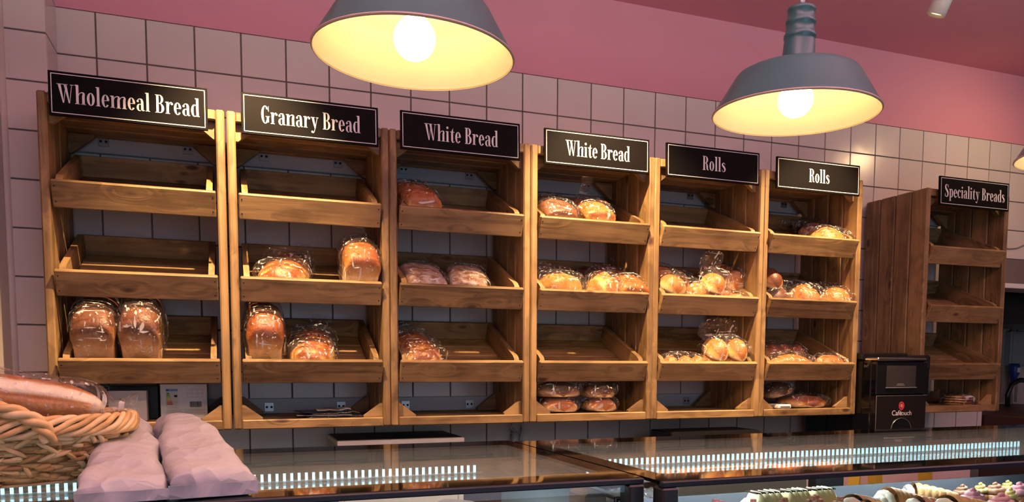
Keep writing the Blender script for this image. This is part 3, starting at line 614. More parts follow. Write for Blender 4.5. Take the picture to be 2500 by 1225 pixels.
loaf('wholemeal_loaf', 'bagged wholemeal tin loaf beside the left side of the Wholemeal crate', BL, 0, 2, 174, 286, 768, 'tin', 'wholemeal', l=0.22, ly=0.042, tail=(0, 0.05, 0.06))
loaf('wholemeal_loaf', 'bagged wholemeal tin loaf standing right of another in the Wholemeal crate', BL, 0, 2, 290, 396, 765, 'tin', 'wholemeal', l=0.22, ly=0.042, tail=(0, 0.05, 0.07))
loaf('bloomer_loaf', 'glossy slashed bloomer in the middle tray of the Granary crate', BL, 1, 1, 612, 738, 604, 'bloomer', 'golden', l=0.24, slashes=8, yaw=R(-14), tail=(0.03, 0.07, 0.02), h=0.088)
loaf('tin_loaf', 'golden tin loaf with its bag twisted up in the middle Granary tray', BL, 1, 1, 836, 924, 612, 'tin', 'whiteloaf', l=0.20, tail=(0, -0.07, 0.085), flare=0.35)
loaf('tin_loaf', 'tall bagged granary tin loaf in the lowest Granary tray', BL, 1, 2, 599, 692, 780, 'tin', 'golden', l=0.22, ly=0.040, tail=(0, 0.05, 0.06))
loaf('bloomer_loaf', 'bagged slashed granary bloomer beside the tall tin loaf', BL, 1, 2, 702, 815, 790, 'bloomer', 'golden', l=0.24, slashes=8, yaw=R(-6), tail=(0.03, 0.06, 0.03), h=0.092)
loaf('tin_loaf', 'large white loaf with bag tail alone in a top tray', BL, 2, 0, 986, 1076, 440, 'tin', 'whiteloaf', l=0.21, yaw=R(6), tail=(0.09, -0.15, -0.015), flare=0.45, h=0.105)
loaf('floured_loaf', 'floured white loaf against the left of the White Bread tray', BL, 2, 1, 992, 1090, 640, 'tin', 'floured', l=0.2, h=0.078, lump=0.004, tail=(0, 0.06, 0.0))
loaf('floured_loaf', 'floured white loaf with a loose bag corner, middle White Bread tray', BL, 2, 1, 1094, 1186, 650, 'tin', 'floured', l=0.2, h=0.078, lump=0.005, yaw=R(-10), tail=(0.02, 0.06, 0.0))
loaf('bloomer_loaf', 'slashed white bloomer alone in the lowest White Bread tray', BL, 2, 2, 990, 1094, 800, 'bloomer', 'golden', l=0.25, slashes=9, yaw=R(8), h=0.085, tail=(0.02, 0.06, 0.02))
loaf('cottage_loaf', 'dark crusted white loaf with floury top in the top tray', BL, 3, 0, 1322, 1408, 450, 'tin', 'darkloaf', l=0.19, lump=0.006, h=0.100, tail=(0.0, 0.05, 0.02))
loaf('tin_loaf', 'domed golden white loaf in a tall pointed bag', BL, 3, 0, 1418, 1494, 458, 'tin', 'whiteloaf', l=0.19, h=0.104, tail=(-0.01, -0.05, 0.11), flare=0.3)
loaf('plaited_loaf', 'bagged lumpy plaited loaf in the middle White Bread tray', BL, 3, 1, 1322, 1428, 652, 'bloomer', 'bap', l=0.15, h=0.095, plait=3, lump=0.008, tail=(-0.03, 0.05, 0.03))
loaf('split_loaf', 'yellow split-top loaf between the rolls and the tin loaf', BL, 3, 1, 1430, 1504, 645, 'bloomer', 'bap', l=0.18, slashes=1, diag=1.5, yaw=R(-18), h=0.100, tail=(-0.06, 0.03, -0.01))
loaf('round_loaf', 'dark round loaf lying behind the split-top loaf', BL, 3, 1, 1405, 1470, 636, 'bap', 'darkloaf', l=0.11, ly=0.22, h=0.07, bag=False)
loaf('tin_loaf', 'bagged tin loaf against the right of the middle tray', BL, 3, 1, 1505, 1578, 646, 'tin', 'whiteloaf', l=0.2, h=0.092, tail=(0, 0.06, 0.04))
for (u0, u1, vt, l_, lf, lb) in ((1330, 1416, 985, 0.13, 0.0, 'orange fruited teacake pack at the bottom of the pile of two'), (1318, 1424, 948, 0.15, 0.056, 'wide browned teacake pack lying on the orange one'),
                              (1440, 1510, 985, 0.13, 0.0, 'pale fruited teacake pack with a raisin showing'), (1434, 1508, 960, 0.13, 0.052, 'browned teacake pack on the pale one, with a paper label')):
    o = loaf('fruit_teacake', lb + ', crate floor', 'teacake', 3, 3, u0, u1, vt, 'bloomer', 'bap' if lf == 0 else 'darkloaf', l=l_, ly=0.05, h=0.050 if lf == 0 else 0.058, lift=lf + 0.006, tail=(0.04, 0.0, -0.005), flare=0.5, group='teacake packs on the floor of a crate')
    for k in range(5):
        a = random.uniform(-0.7, 0.7); MB().lathe([(0, 0.003), (0.004, 0.0015), (0.004, -0.0015), (0, -0.003)], 8).build('raisin', 'raisin', o, True, (a * 0.05, 0.012 + 0.02 * abs(a), 0.022 + random.uniform(-.006, .008)), (R(70), 0, 0))
loaf('round_loaf', 'dark cob lying at the back behind the teacakes', BL, 3, 3, 1315, 1370, 942, 'bap', 'darkloaf', l=0.12, ly=0.19, h=0.09, bag=False, lift=0.002)
RG = 'bagged rolls in the Rolls crates'
pack('roll_pack', 'bag of orange rolls against the left of the Rolls tray', 'bread rolls', 4, 1, 1612, 1674, 655, 1, 2, 2, 'bap', l=0.22, hh=0.060, tail=(0, 0.05, 0.02), group=RG)
pack('roll_pack', 'bag of round orange rolls in the middle of the Rolls tray', 'bread rolls', 4, 1, 1674, 1722, 672, 1, 2, 1, 'bap', l=0.20, hh=0.088, tail=(0, 0.05, 0.02), group=RG)
pack('roll_pack', 'tall standing bag of rolls with a pointed top corner', 'bread rolls', 4, 1, 1718, 1772, 645, 1, 1, 2, 'bap', l=0.11, hh=0.066, tail=(-0.03, -0.05, 0.09), flare=0.9, group=RG, ly=0.03, up=1.15)
pack('roll_pack', 'low bag of rolls against the right of the Rolls tray', 'bread rolls', 4, 1, 1772, 1830, 698, 1, 2, 1, 'bap', l=0.15, hh=0.052, tail=(0.02, 0.04, 0.02), group=RG)
pack('roll_pack', 'bag of rolls lying behind, beside the tall standing bag', 'bread rolls', 4, 1, 1766, 1818, 662, 1, 2, 1, 'bap', l=0.15, ly=0.11, hh=0.075, lift=0.048, tail=(0.02, 0.04, 0.01), group=RG)
pack('roll_pack', 'flat row of orange rolls low in the lowest Rolls tray', 'bread rolls', 4, 2, 1622, 1722, 868, 3, 1, 1, 'bap', l=0.075, hh=0.060, tail=(0, 0.05, 0.0), group=RG)
pack('roll_pack', 'open bag of pale rolls piled in the lowest Rolls tray', 'bread rolls', 4, 2, 1728, 1822, 815, 2, 1, 2, 'bap', l=0.13, hh=0.066, tail=(-0.04, -0.05, 0.085), flare=0.9, group=RG)
loaf('large_bap', 'glossy round bap at the front of the top Rolls tray', 'bap', 5, 0, 2000, 2074, 545, 'bap', 'bap', l=0.15, h=0.082, tail=(0.05, -0.03, -0.01), group='baps in the last Rolls crate')
loaf('large_bap', 'shaded bap lying behind the glossy one in the top Rolls tray', 'bap', 5, 0, 1975, 2062, 536, 'bap', 'golden', l=0.15, ly=0.15, h=0.072, tail=(-0.08, 0.02, 0.0), group='baps in the last Rolls crate')
loaf('large_bap', 'bagged bap with a dark dimple in the middle Rolls tray', 'bap', 5, 1, 1938, 2006, 684, 'bap', 'bap', l=0.16, h=0.090, yaw=R(-12), tail=(-0.03, 0.05, 0.0))
loaf('large_bap', 'bagged bap touching the tray side in the middle Rolls tray', 'bap', 5, 1, 2014, 2076, 690, 'bap', 'bap', l=0.16, h=0.084, yaw=R(-16), tail=(0.03, 0.04, 0.0))
loaf('brown_bap', 'dark brown bap behind the left post of the last Rolls crate', 'bap', 5, 1, 1868, 1936, 690, 'bap', 'darkloaf', l=0.15, ly=0.06, h=0.075, tail=(0.04, 0.0, 0.0))
loaf('brown_bap', 'dark brown bap stacked on top of another one', 'bap', 5, 1, 1868, 1918, 645, 'bap', 'darkloaf', l=0.13, ly=0.08, h=0.065, lift=0.072, bag=False)
pack('roll_pack', 'bag of three browned rolls lying at the back of a tray', 'bread rolls', 5, 2, 1870, 1962, 826, 3, 1, 1, 'golden', l=0.08, ly=0.14, hh=0.055, lift=0.01, tail=(0.03, 0.02, -0.01), group=RG)
loaf('long_roll', 'long golden roll in the lowest tray of the last Rolls crate', 'bread roll', 5, 2, 1886, 1988, 865, 'bloomer', 'bap', l=0.085, h=0.064, tail=(0.03, 0.0, -0.005))
loaf('long_roll', 'short golden roll beside the long one in the same tray', 'bread roll', 5, 2, 2002, 2066, 867, 'bloomer', 'bap', l=0.09, h=0.062, tail=(-0.03, 0.0, 0.0))
loaf('flat_loaf', 'flat brown loaf lying on the floor of the last Rolls crate', BL, 5, 3, 1932, 2028, 970, 'bloomer', 'golden', l=0.15, ly=0.06, h=0.052, tail=(0.06, 0.02, -0.01), lift=0.004)
loaf('flat_loaf', 'dark bagged loaf propped on the flat brown one', BL, 5, 3, 1880, 1944, 952, 'bloomer', 'darkloaf', l=0.12, ly=0.10, h=0.055, lift=0.055, roll=R(-14), tail=(0.04, 0.02, 0.0))
t = thing('flatbread_stack', 'bagged stack of round flatbreads on the Speciality crate floor', 'flatbread', group=None); p = at(2352, 985, -0.27); t.location = (p.x, -0.24, CZ0 + 0.0255)
for k in range(4):
    bm_ = bread_mesh('bap', 0.115, 0.115, 0.014, 90 + k); bm_.build('flatbread', 'golden', t, True, (random.uniform(-.003, .003), -0.0575, k * 0.0115), (0, 0, random.uniform(-3, 3) * 0.05))
bag_mesh(0.118, 0.118, 0.05, 99, (0, -0.06, 0.02), 0.3).build('plastic_bag', 'bag', t, loc=(0, -0.059, 0))

# ------------------------------------------------------------------ things on the crate floors
def fit_box(u0, u1, v0, v1, y, zbase):
    a, b = at(u0, v1, y), at(u1, v0, y); return a.x, b.x, zbase, b.z
ZF = CZ0 + 0.0262
def text_mesh(txt, size, mirror=False):
    c = bpy.data.curves.new('t', 'FONT'); c.body = txt; c.size = size; c.align_x = 'CENTER'; c.fill_mode = 'FRONT'
    o = bpy.data.objects.new('t', c); COL.objects.link(o); bpy.context.view_layer.update()
    me = bpy.data.meshes.new_from_object(o); bpy.data.objects.remove(o, do_unlink=True)
    if mirror: me.transform(Matrix.Scale(-1, 4, (1, 0, 0)))
    me.materials.clear()
    return me
x0, x1, z0, z1 = fit_box(393, 505, 937, 1025, -0.20, ZF)
bx = tag(MB().box(x0, x1, -0.20, -0.10, z0, z1, 0.001).build('bulb_box', plain('box_white', (0.72, 0.73, 0.78), 0.4)), 'white light bulb box with a coloured energy label and barcode', 'box')
W_, Hb = x1 - x0, z1 - z0
def pr(name, px0, px1, pz0, pz1, col, par=bx, yy=-0.2004):
    k = 'print_%d_%d_%d' % tuple(int(c * 255) for c in col)
    if k not in MT: MT[k] = plain(k, col, 0.5)
    return MB().box(x0 + px0 * W_, x0 + px1 * W_, yy - 0.0003, yy + 0.0003, z0 + pz0 * Hb, z0 + pz1 * Hb).build(name, k, par)
pr('energy_label', 0.12, 0.37, 0.30, 0.86, (0.62, 0.63, 0.66)); pr('label_header', 0.12, 0.37, 0.80, 0.86, (0.10, 0.28, 0.62), yy=-0.2011); pr('label_flag', 0.13, 0.18, 0.80, 0.86, (0.02, 0.06, 0.35), yy=-0.2016)
for k, c in enumerate([(0.01, 0.22, 0.06), (0.10, 0.34, 0.05), (0.36, 0.48, 0.05), (0.70, 0.60, 0.06), (0.68, 0.40, 0.05), (0.62, 0.10, 0.03), (0.60, 0.04, 0.03)]):
    zz = 0.735 - k * 0.050; pr('rating_bar', 0.135, 0.19 + k * 0.012, zz - 0.019, zz + 0.019, c, yy=-0.2011)
MB().prism([(x0 + 0.285 * W_, z0 + 0.66 * Hb), (x0 + 0.305 * W_, z0 + 0.69 * Hb), (x0 + 0.36 * W_, z0 + 0.69 * Hb), (x0 + 0.36 * W_, z0 + 0.63 * Hb), (x0 + 0.305 * W_, z0 + 0.63 * Hb)], -0.2015, -0.2008).build('rating_arrow', 'dark', bx)
xx = 0.62; random.seed(3)
bc = MB()
while xx < 0.86:
    ww = random.choice((0.004, 0.008, 0.012)); bc.box(x0 + xx * W_, x0 + (xx + ww) * W_, -0.2008, -0.2002, z0 + 0.34 * Hb, z0 + 0.50 * Hb); xx += ww + random.choice((0.005, 0.008))
bc.build('barcode', 'dark', bx)
tl_ = MB()
for k in range(5): tl_.box(x0 + (0.50 + 0.02 * (k % 2)) * W_, x0 + (0.96 - 0.03 * (k % 3)) * W_, -0.2006, -0.2002, z0 + (0.27 - 0.035 * k) * Hb, z0 + (0.277 - 0.035 * k) * Hb)
for k in range(3): tl_.box(x0 + (0.12) * W_, x0 + 0.44 * W_, -0.2006, -0.2002, z0 + (0.25 - 0.03 * k) * Hb, z0 + (0.256 - 0.03 * k) * Hb)
tl_.build('small_print', 'taupe', bx)
pc = MB()
for i in range(3):
    for j in range(2):
        a, b = 0.56 + i * 0.12, 0.62 + j * 0.12
        for q in ((a, a + 0.1, b, b + 0.005), (a, a + 0.1, b + 0.1, b + 0.105), (a, a + 0.004, b, b + 0.1), (a + 0.096, a + 0.1, b, b + 0.1)):
            pc.box(x0 + q[0] * W_, x0 + q[1] * W_, -0.2006, -0.2002, z0 + q[2] * Hb, z0 + q[3] * Hb)
pc.build('pictograms', 'taupe', bx)
pr('tape_tab', 0.40, 0.58, 0.93, 1.0, (0.68, 0.68, 0.68))
random.seed(11)
a0, a1, b0, b1 = fit_box(266, 357, 953, 1035, -0.24, ZF)
tag(MB().box(a0, a1, -0.24, -0.19, b0, b1, 0.001).build('plain_box', plain('box_plain', (0.66, 0.63, 0.65), 0.5)), 'plain white carton standing before the black box', 'box')
a0, a1, b0, b1 = fit_box(196, 385, 940, 1035, -0.15, ZF)
kb = tag(MB().box(max(a0, CX[0] + ST + 0.003), a1, -0.15, -0.07, b0, min(b1, 1.478), 0.001).build('black_box', 'blackm'), 'black lamp box marked E27 at the back of the crate floor', 'box')
me = text_mesh('E27', 0.030, True); link('lettering', me, plain('grey_print', (0.30, 0.31, 0.33), 0.5), kb, (at(250, 945, -0.15).x, -0.1508, at(250, 957, -0.15).z), (R(90), 0, 0))
a0, a1, b0, b1 = fit_box(357, 396, 950, 1030, -0.17, ZF)
tag(MB().box(a0 - 0.01, a1 + 0.03, -0.135, -0.08, b0, b1, 0.001).build('slate_box', plain('box_slate', (0.16, 0.18, 0.24), 0.4)), 'slate blue carton between the white boxes', 'box') if False else None
# pile of folded plastic bags on the Granary crate floor
pt = thing('bag_pile', 'crumpled pile of folded plastic bags on the Granary crate floor', 'plastic bags', (at(800, 1005, -0.2).x, -0.2, ZF))
for k in range(5):
    m = MB(); n = 14; vs = []
    for i in range(n + 1):
        for j in range(7):
            x, y = (i / n - 0.5) * (0.20 - 0.02 * k), (j / 6 - 0.5) * 0.14
            vs.append((x + random.uniform(-.004, .004), y, 0.003 + k * 0.0055 + 0.004 * max(0, noise.noise(Vector((x * 30, y * 30, k * 3.3)))) + (0.006 * math.exp(-((i / n - 0.85) * 9) ** 2) if k > 1 else 0)))
    m.add(vs, [(i * 7 + j, (i + 1) * 7 + j, (i + 1) * 7 + j + 1, i * 7 + j + 1) for i in range(n) for j in range(6)])
    o = m.build('folded_bag', ('bagh', 'paper', 'bagh', 'blackm', 'paper')[k], pt, False, ((0.02, -0.01, 0.015, -0.03, 0.02)[k], 0, 0), (0, 0, (0.1, -0.15, 0.05, 0.2, -0.08)[k]), fix=False)
    sm = o.modifiers.new('thick', 'SOLIDIFY'); sm.thickness = 0.002
# small white card reader in the last Rolls crate
p = at(1906, 997, -0.32)
cr_ = tag(MB().box(-0.033, 0.033, -0.045, 0.045, 0, 0.017, 0.004).build('card_reader', plain('device_white', (0.75, 0.74, 0.76), 0.35), None, False, (p.x, -0.302, ZF + 0.004)), 'small white card reader with a slot on the crate floor', 'card reader')
MB().box(-0.024, 0.024, -0.0460, -0.0445, 0.006, 0.009).build('slot', 'dark', cr_)

# ------------------------------------------------------------------ coffee machine
KX0, KX1, KY, KZ = 3.032, 3.326, -0.47, 1.594
k = thing('coffee_machine', 'black bean-to-cup coffee machine with Cafétouch panel between the crates', 'coffee machine', ((KX0 + KX1) / 2, -0.30, 1.0))
def kb_(name, a0, a1, y0, y1, b0, b1, mat, c=0.002, par=None):
    par = par or k
    o = MB().box(a0, a1, y0, y1, b0, b1, c).build(name, mat, None); o.parent = par; o.matrix_parent_inverse = Matrix.Translation(-k.location) if par is k else Matrix.Identity(4); return o
KW = (KX1 - KX0)
kb_('body', KX0, KX1, -0.44, -0.06, 1.0, KZ - 0.02, 'black', 0.004)
kb_('upper_door', KX0 + 0.002, KX1 - 0.002, KY + 0.002, -0.438, 1.432, KZ - 0.025, 'black', 0.004)
kb_('lower_door', KX0 + 0.004, KX1 - 0.018, KY, -0.438, 1.02, 1.428, plain('machine_door', (0.012, 0.008, 0.008), 0.12), 0.002)
kb_('door_edge', KX0 + 0.003, KX1 - 0.018, KY - 0.001, KY + 0.002, 1.4265, 1.4285, 'steel', 0.0004)
kb_('door_edge', KX0 + 0.003, KX0 + 0.0045, KY - 0.001, KY + 0.002, 1.24, 1.4275, 'steel', 0.0004)
kb_('lid_strip', KX0 + 0.002, KX1 - 0.026, KY - 0.004, -0.40, KZ - 0.022, KZ - 0.008, plain('brushed_strip', (0.55, 0.52, 0.50), 0.22, 1.0), 0.004)
kb_('lid', KX0 - 0.004, KX1 - 0.05, -0.40, -0.08, KZ - 0.02, KZ + 0.012, 'black', 0.006)
kb_('side_cap', KX1 - 0.022, KX1, KY - 0.002, -0.10, KZ - 0.06, KZ + 0.004, 'black', 0.008)
sx0, sx1 = 3.086, 3.245
kb_('screen', sx0, sx1, KY, KY + 0.004, 1.466, 1.552, plain('screen_glass', (0.035, 0.030, 0.030), 0.25), 0.0008)
kb_('screen_trim', sx0 - 0.002, sx1 + 0.006, KY - 0.003, KY + 0.003, 1.459, 1.464, 'steel', 0.0012)
kb_('screen_text', 3.145, 3.178, KY - 0.0006, KY + 0.0004, 1.476, 1.478, 'taupe', 0.0); kb_('screen_text', 3.14, 3.184, KY - 0.0006, KY + 0.0004, 1.4705, 1.4725, 'taupe', 0.0)
red = plain('glowing_red_print', (0.65, 0.04, 0.05), 0.4, emit=(0.9, 0.05, 0.06), estr=0.25); lw = plain('pale_print', (0.70, 0.66, 0.66), 0.4)  # logo red is given a faint glow of its own
lx, lz = 3.1715, 1.3855; lg = MB()
def flat(m, polys, cx_, cz_, s, y):
    for pl in polys: m.add([(cx_ + a * s, y, cz_ + b * s) for a, b in pl], [tuple(range(len(pl)))])
flat(lg, ring(0, 0, 1, 1.15, 0.16, 0.16, 0, 360, 36) + ring(0, 0, 0.72, 0.85, 0.12, 0.12, 0, 360, 36) + disc(0, 0, 0.28), lx, lz, 0.0150, KY - 0.0008)
o = lg.build('logo_ring', red, None, fix=False); o.parent = k; o.matrix_parent_inverse = Matrix.Translation(-k.location)
lq = MB(); flat(lq, ring(0, 0.02, 0.46, 0.50, 0.17, 0.15, 0, 360, 28) + [[(0.08, -0.25), (0.22, -0.18), (0.5, -0.52), (0.34, -0.6)]], lx, lz, 0.0150, KY - 0.0012)
o = lq.build('logo_letter', plain('pink_print', (0.75, 0.35, 0.35), 0.4), None, fix=False); o.parent = k; o.matrix_parent_inverse = Matrix.Translation(-k.location)
for tx, px_, sz_, th_ in (('Café', 3.147, 0.0300, 1.0), ('touch', 3.196, 0.0285, 0.0)):
    me = text_mesh(tx, sz_)
    o = link('brand_text', me, lw, None, (px_ - k.location.x, KY - 0.0008 - k.location.y, 1.3455 - k.location.z), (R(90), 0, 0)); o.parent = k
    if th_:
        o2 = link('brand_text_bold', me.copy(), lw, None, (px_ + 0.0009 - k.location.x, KY - 0.0009 - k.location.y, 1.3455 - k.location.z), (R(90), 0, 0)); o2.parent = k
sp = MB(); n = 24
sp.prism([(lx + 0.054 * math.cos(math.pi * i / n), 1.285 + 0.048 * math.sin(math.pi * i / n)) for i in range(n + 1)], KY - 0.003, KY + 0.003)
o = sp.build('outlet_hood', 'black', None); o.parent = k; o.matrix_parent_inverse = Matrix.Translation(-k.location)
ar = MB().tube([(lx + 0.055 * math.cos(math.pi * i / n), KY - 0.003, 1.285 + 0.049 * math.sin(math.pi * i / n)) for i in range(n + 1)], 0.0009, 6)
o = ar.build('hood_edge', 'steel', None); o.parent = k; o.matrix_parent_inverse = Matrix.Translation(-k.location)
kb_('drip_edge', lx - 0.08, lx + 0.08, KY - 0.006, KY + 0.002, 1.2835, 1.2875, 'steel', 0.001)
kb_('drip_door', lx - 0.078, lx + 0.078, KY - 0.004, KY + 0.002, 1.12, 1.282, plain('machine_hatch', (0.02, 0.015, 0.014), 0.2), 0.001)
mt_ = text_mesh('INT', 0.016); o = link('side_text', mt_, 'taupe', None, (3.0312 - k.location.x, -0.415 - k.location.y, 1.545 - k.location.z), (R(90), 0, R(-90))); o.parent = k

# ------------------------------------------------------------------ worktop and small things behind the counter
tag(MB().box(0.04, 4.13, -0.62, -0.012, 0.93, 0.97, 0.003).build('back_worktop', 'blackm'), 'long black worktop against the tiled wall behind the counters', 'worktop')
for i in range(6):
    c0 = 0.04 + i * 0.68
    cb = tag(MB().box(c0, c0 + 0.67, -0.58, -0.012, 0.0, 0.929, 0.003).build('base_cabinet', 'grey'), 'grey base cabinet under the black worktop, ' + ('beside the pier', 'below the white unit', 'below the wall plug', 'below the first Rolls crate', 'below the black appliance', 'below the coffee machine')[i], 'cabinet', 'base cabinets under the worktop')
    board('door', 0.65, 0.018, 0.80, 'grey', cb, (c0 + 0.335, -0.59, 0.5), 0.002)
    MB().tube([(c0 + 0.1, -0.615, 0.85), (c0 + 0.3, -0.615, 0.85)], 0.006, 8).build('handle', 'steel', cb)
# white unit with dark top
wu = thing('white_unit', 'white panelled unit with a dark grey top under the crates', 'unit', (1.09, -0.15, 0.971))
for nm, a in (('side_panel', (0.875, 0.893, -0.30, -0.02, 0.972, 1.276)), ('side_panel', (1.297, 1.315, -0.30, -0.02, 0.972, 1.276)), ('back_panel', (0.893, 1.297, -0.03, -0.02, 0.972, 1.276)), ('front_panel', (0.893, 1.297, -0.295, -0.28, 0.972, 1.262))):
    o = MB().box(*a, 0.001).build(nm, 'batten', None); o.parent = wu; o.matrix_parent_inverse = Matrix.Translation(-wu.location)
o = MB().box(0.872, 1.318, -0.303, -0.017, 1.276, 1.2925, 0.002).build('top_edge', 'white', None); o.parent = wu; o.matrix_parent_inverse = Matrix.Translation(-wu.location)
o = MB().box(0.878, 1.312, -0.292, -0.02, 1.2925, 1.2945).build('top_mat', plain('dark_mat', (0.06, 0.055, 0.055), 0.5), None); o.parent = wu; o.matrix_parent_inverse = Matrix.Translation(-wu.location)
# black flat appliance
bf = thing('black_appliance', 'flat black appliance with a sloping end standing behind the pastry counter', 'appliance', (2.35, -0.28, 0.971))
o = MB().prism([(2.136, 1.262), (2.136, 1.288), (2.142, 1.293), (2.535, 1.293), (2.575, 1.272), (2.575, 1.262)], -0.36, -0.20).build('lid', 'blackm', None); o.parent = bf; o.matrix_parent_inverse = Matrix.Translation(-bf.location)
o = MB().box(2.16, 2.55, -0.35, -0.21, 0.972, 1.262, 0.004).build('body', 'blackm', None); o.parent = bf; o.matrix_parent_inverse = Matrix.Translation(-bf.location)
# white plug on the tiles
pg = thing('wall_plug', 'white plug with a curved cable on the tiles below the crates', 'plug', (1.617, -0.002, 1.27))
MB().box(-0.018, 0.018, -0.006, 0, -0.03, 0.0, 0.002).build('socket', 'batten', pg)
MB().lathe([(0, 0.03), (0.012, 0.028), (0.016, 0.0), (0.016, -0.02), (0, -0.02)], 20).build('plug_body', 'batten', pg, True, (-0.004, -0.022, -0.015))
MB().tube([(-0.004, -0.024, 0.012), (-0.024, -0.03, 0.030), (-0.02, -0.034, 0.046), (0.004, -0.034, 0.050), (0.024, -0.030, 0.044), (0.030, -0.022, 0.024), (0.022, -0.016, -0.02), (0.026, -0.014, -0.12)], 0.0055, 8).build('cable', 'batten', pg, True)
# dark brown return and passage things
tag(MB().box(4.24, 5.6, -0.30, 0.85, 0.0, 1.297, 0.003).build('brown_counter', 'brown'), 'dark red-brown counter end beside the passage', 'counter')
eb = thing('electric_box', 'pale grey electrical box fixed to the passage wall', 'electrical box', (5.56, 0.95, 1.56))
p0, p1 = at(2466, 893, 0.90), at(2466, 808, 0.90)
MB().box(p0.x - 5.56, p0.x + 0.32 - 5.56, -0.05, 0.048, p0.z - 1.56, p1.z - 1.56, 0.006).build('case', plain('box_grey', (0.34, 0.35, 0.33), 0.5), eb)
MB().box(p0.x + 0.015 - 5.56, p0.x + 0.305 - 5.56, -0.056, -0.05, p0.z + 0.015 - 1.56, p1.z - 0.015 - 1.56, 0.003).build('cover', plain('box_grey2', (0.36, 0.37, 0.35), 0.45), eb)
bp_ = at(2476, 905, 0.88)
bl = thing('blue_plug', 'blue industrial plug hanging below the electrical box', 'plug', bp_)
MB().lathe([(0, 0.05), (0.030, 0.05), (0.034, 0.02), (0.032, -0.02), (0.022, -0.045), (0.018, -0.075), (0, -0.075)], 20).build('plug_shell', plain('blue_plastic', (0.01, 0.03, 0.22), 0.4), bl, True)
MB().box(-0.012, 0.010, -0.036, -0.031, -0.01, 0.022).build('plug_label', 'white', bl)
MB().tube([(0, 0, -0.075), (-0.01, -0.01, -0.14), (-0.035, -0.03, -0.23), (-0.045, -0.05, -0.255)], 0.006, 8).build('cable', 'batten', bl, True)
fs_ = at(2468, 806, 0.985)
fsn = tag(MB().box(-0.062, 0.062, -0.004, 0.004, -0.056, 0.056, 0.001).build('fire_sign', plain('sign_red', (0.42, 0.015, 0.02), 0.4), None, False, (fs_.x, 0.99, fs_.z)), 'red fire notice with white pictograms on the passage wall', 'sign')
m = MB()
for q in (-0.04, 0.0): m.box(q, q + 0.012, -0.0052, -0.0042, -0.03, 0.03); m.box(q + 0.012, q + 0.03, -0.0052, -0.0042, 0.0, 0.012)
m.box(0.035, 0.05, -0.0052, -0.0042, -0.02, 0.03); m.build('pictogram', 'white', fsn)
pp = at(2452, 870, 0.985); tag(MB().box(-0.035, 0.035, -0.004, 0.004, -0.07, 0.07, 0.001).build('notice', 'black', None, False, (pp.x, 0.99, pp.z)), 'small black notice below the red fire notice', 'notice')
pipe = MB()
for q, rr in ((2455, 0.02), (2478, 0.018), (2490, 0.012)):
    a = at(q, 770, 0.96); tag(MB().tube([(a.x, 0.965, 1.3), (a.x, 0.965, 3.0)], rr, 12).build('wall_pipe', plain('pipe_paint_%d' % q, (0.40, 0.36, 0.31), 0.4), smooth=True), {2455: 'thick cream pipe on the passage wall nearest the Speciality crate', 2478: 'middle cream pipe between two others on the passage wall', 2490: 'thinnest cream pipe on the passage wall'}[q], 'pipe', 'pipes on the passage wall')
a = at(2488, 965, 0.6)
tag(MB().tube([(a.x - 0.10, 0.6, 1.299), (a.x - 0.105, 0.6, 1.37), (a.x - 0.07, 0.6, 1.44), (a.x + 0.0, 0.6, 1.465), (a.x + 0.12, 0.6, 1.46), (a.x + 0.2, 0.6, 1.40), (a.x + 0.2, 0.6, 1.299)], 0.016, 10).build('black_hose', 'blackm', smooth=True), 'thick black hose arched over the brown counter', 'hose')
c0 = at(2455, 600, -0.004)
tag(MB().tube([tuple(at(2440, 598, -0.006)), tuple(at(2462, 607, -0.006)), tuple(at(2482, 606, -0.006)), tuple(at(2500, 598, -0.006)), tuple(at(2530, 585, -0.006))], 0.003, 6).build('thin_cable', 'taupe', smooth=True), 'thin cable drooping across the tiles beside the Speciality crate', 'cable')

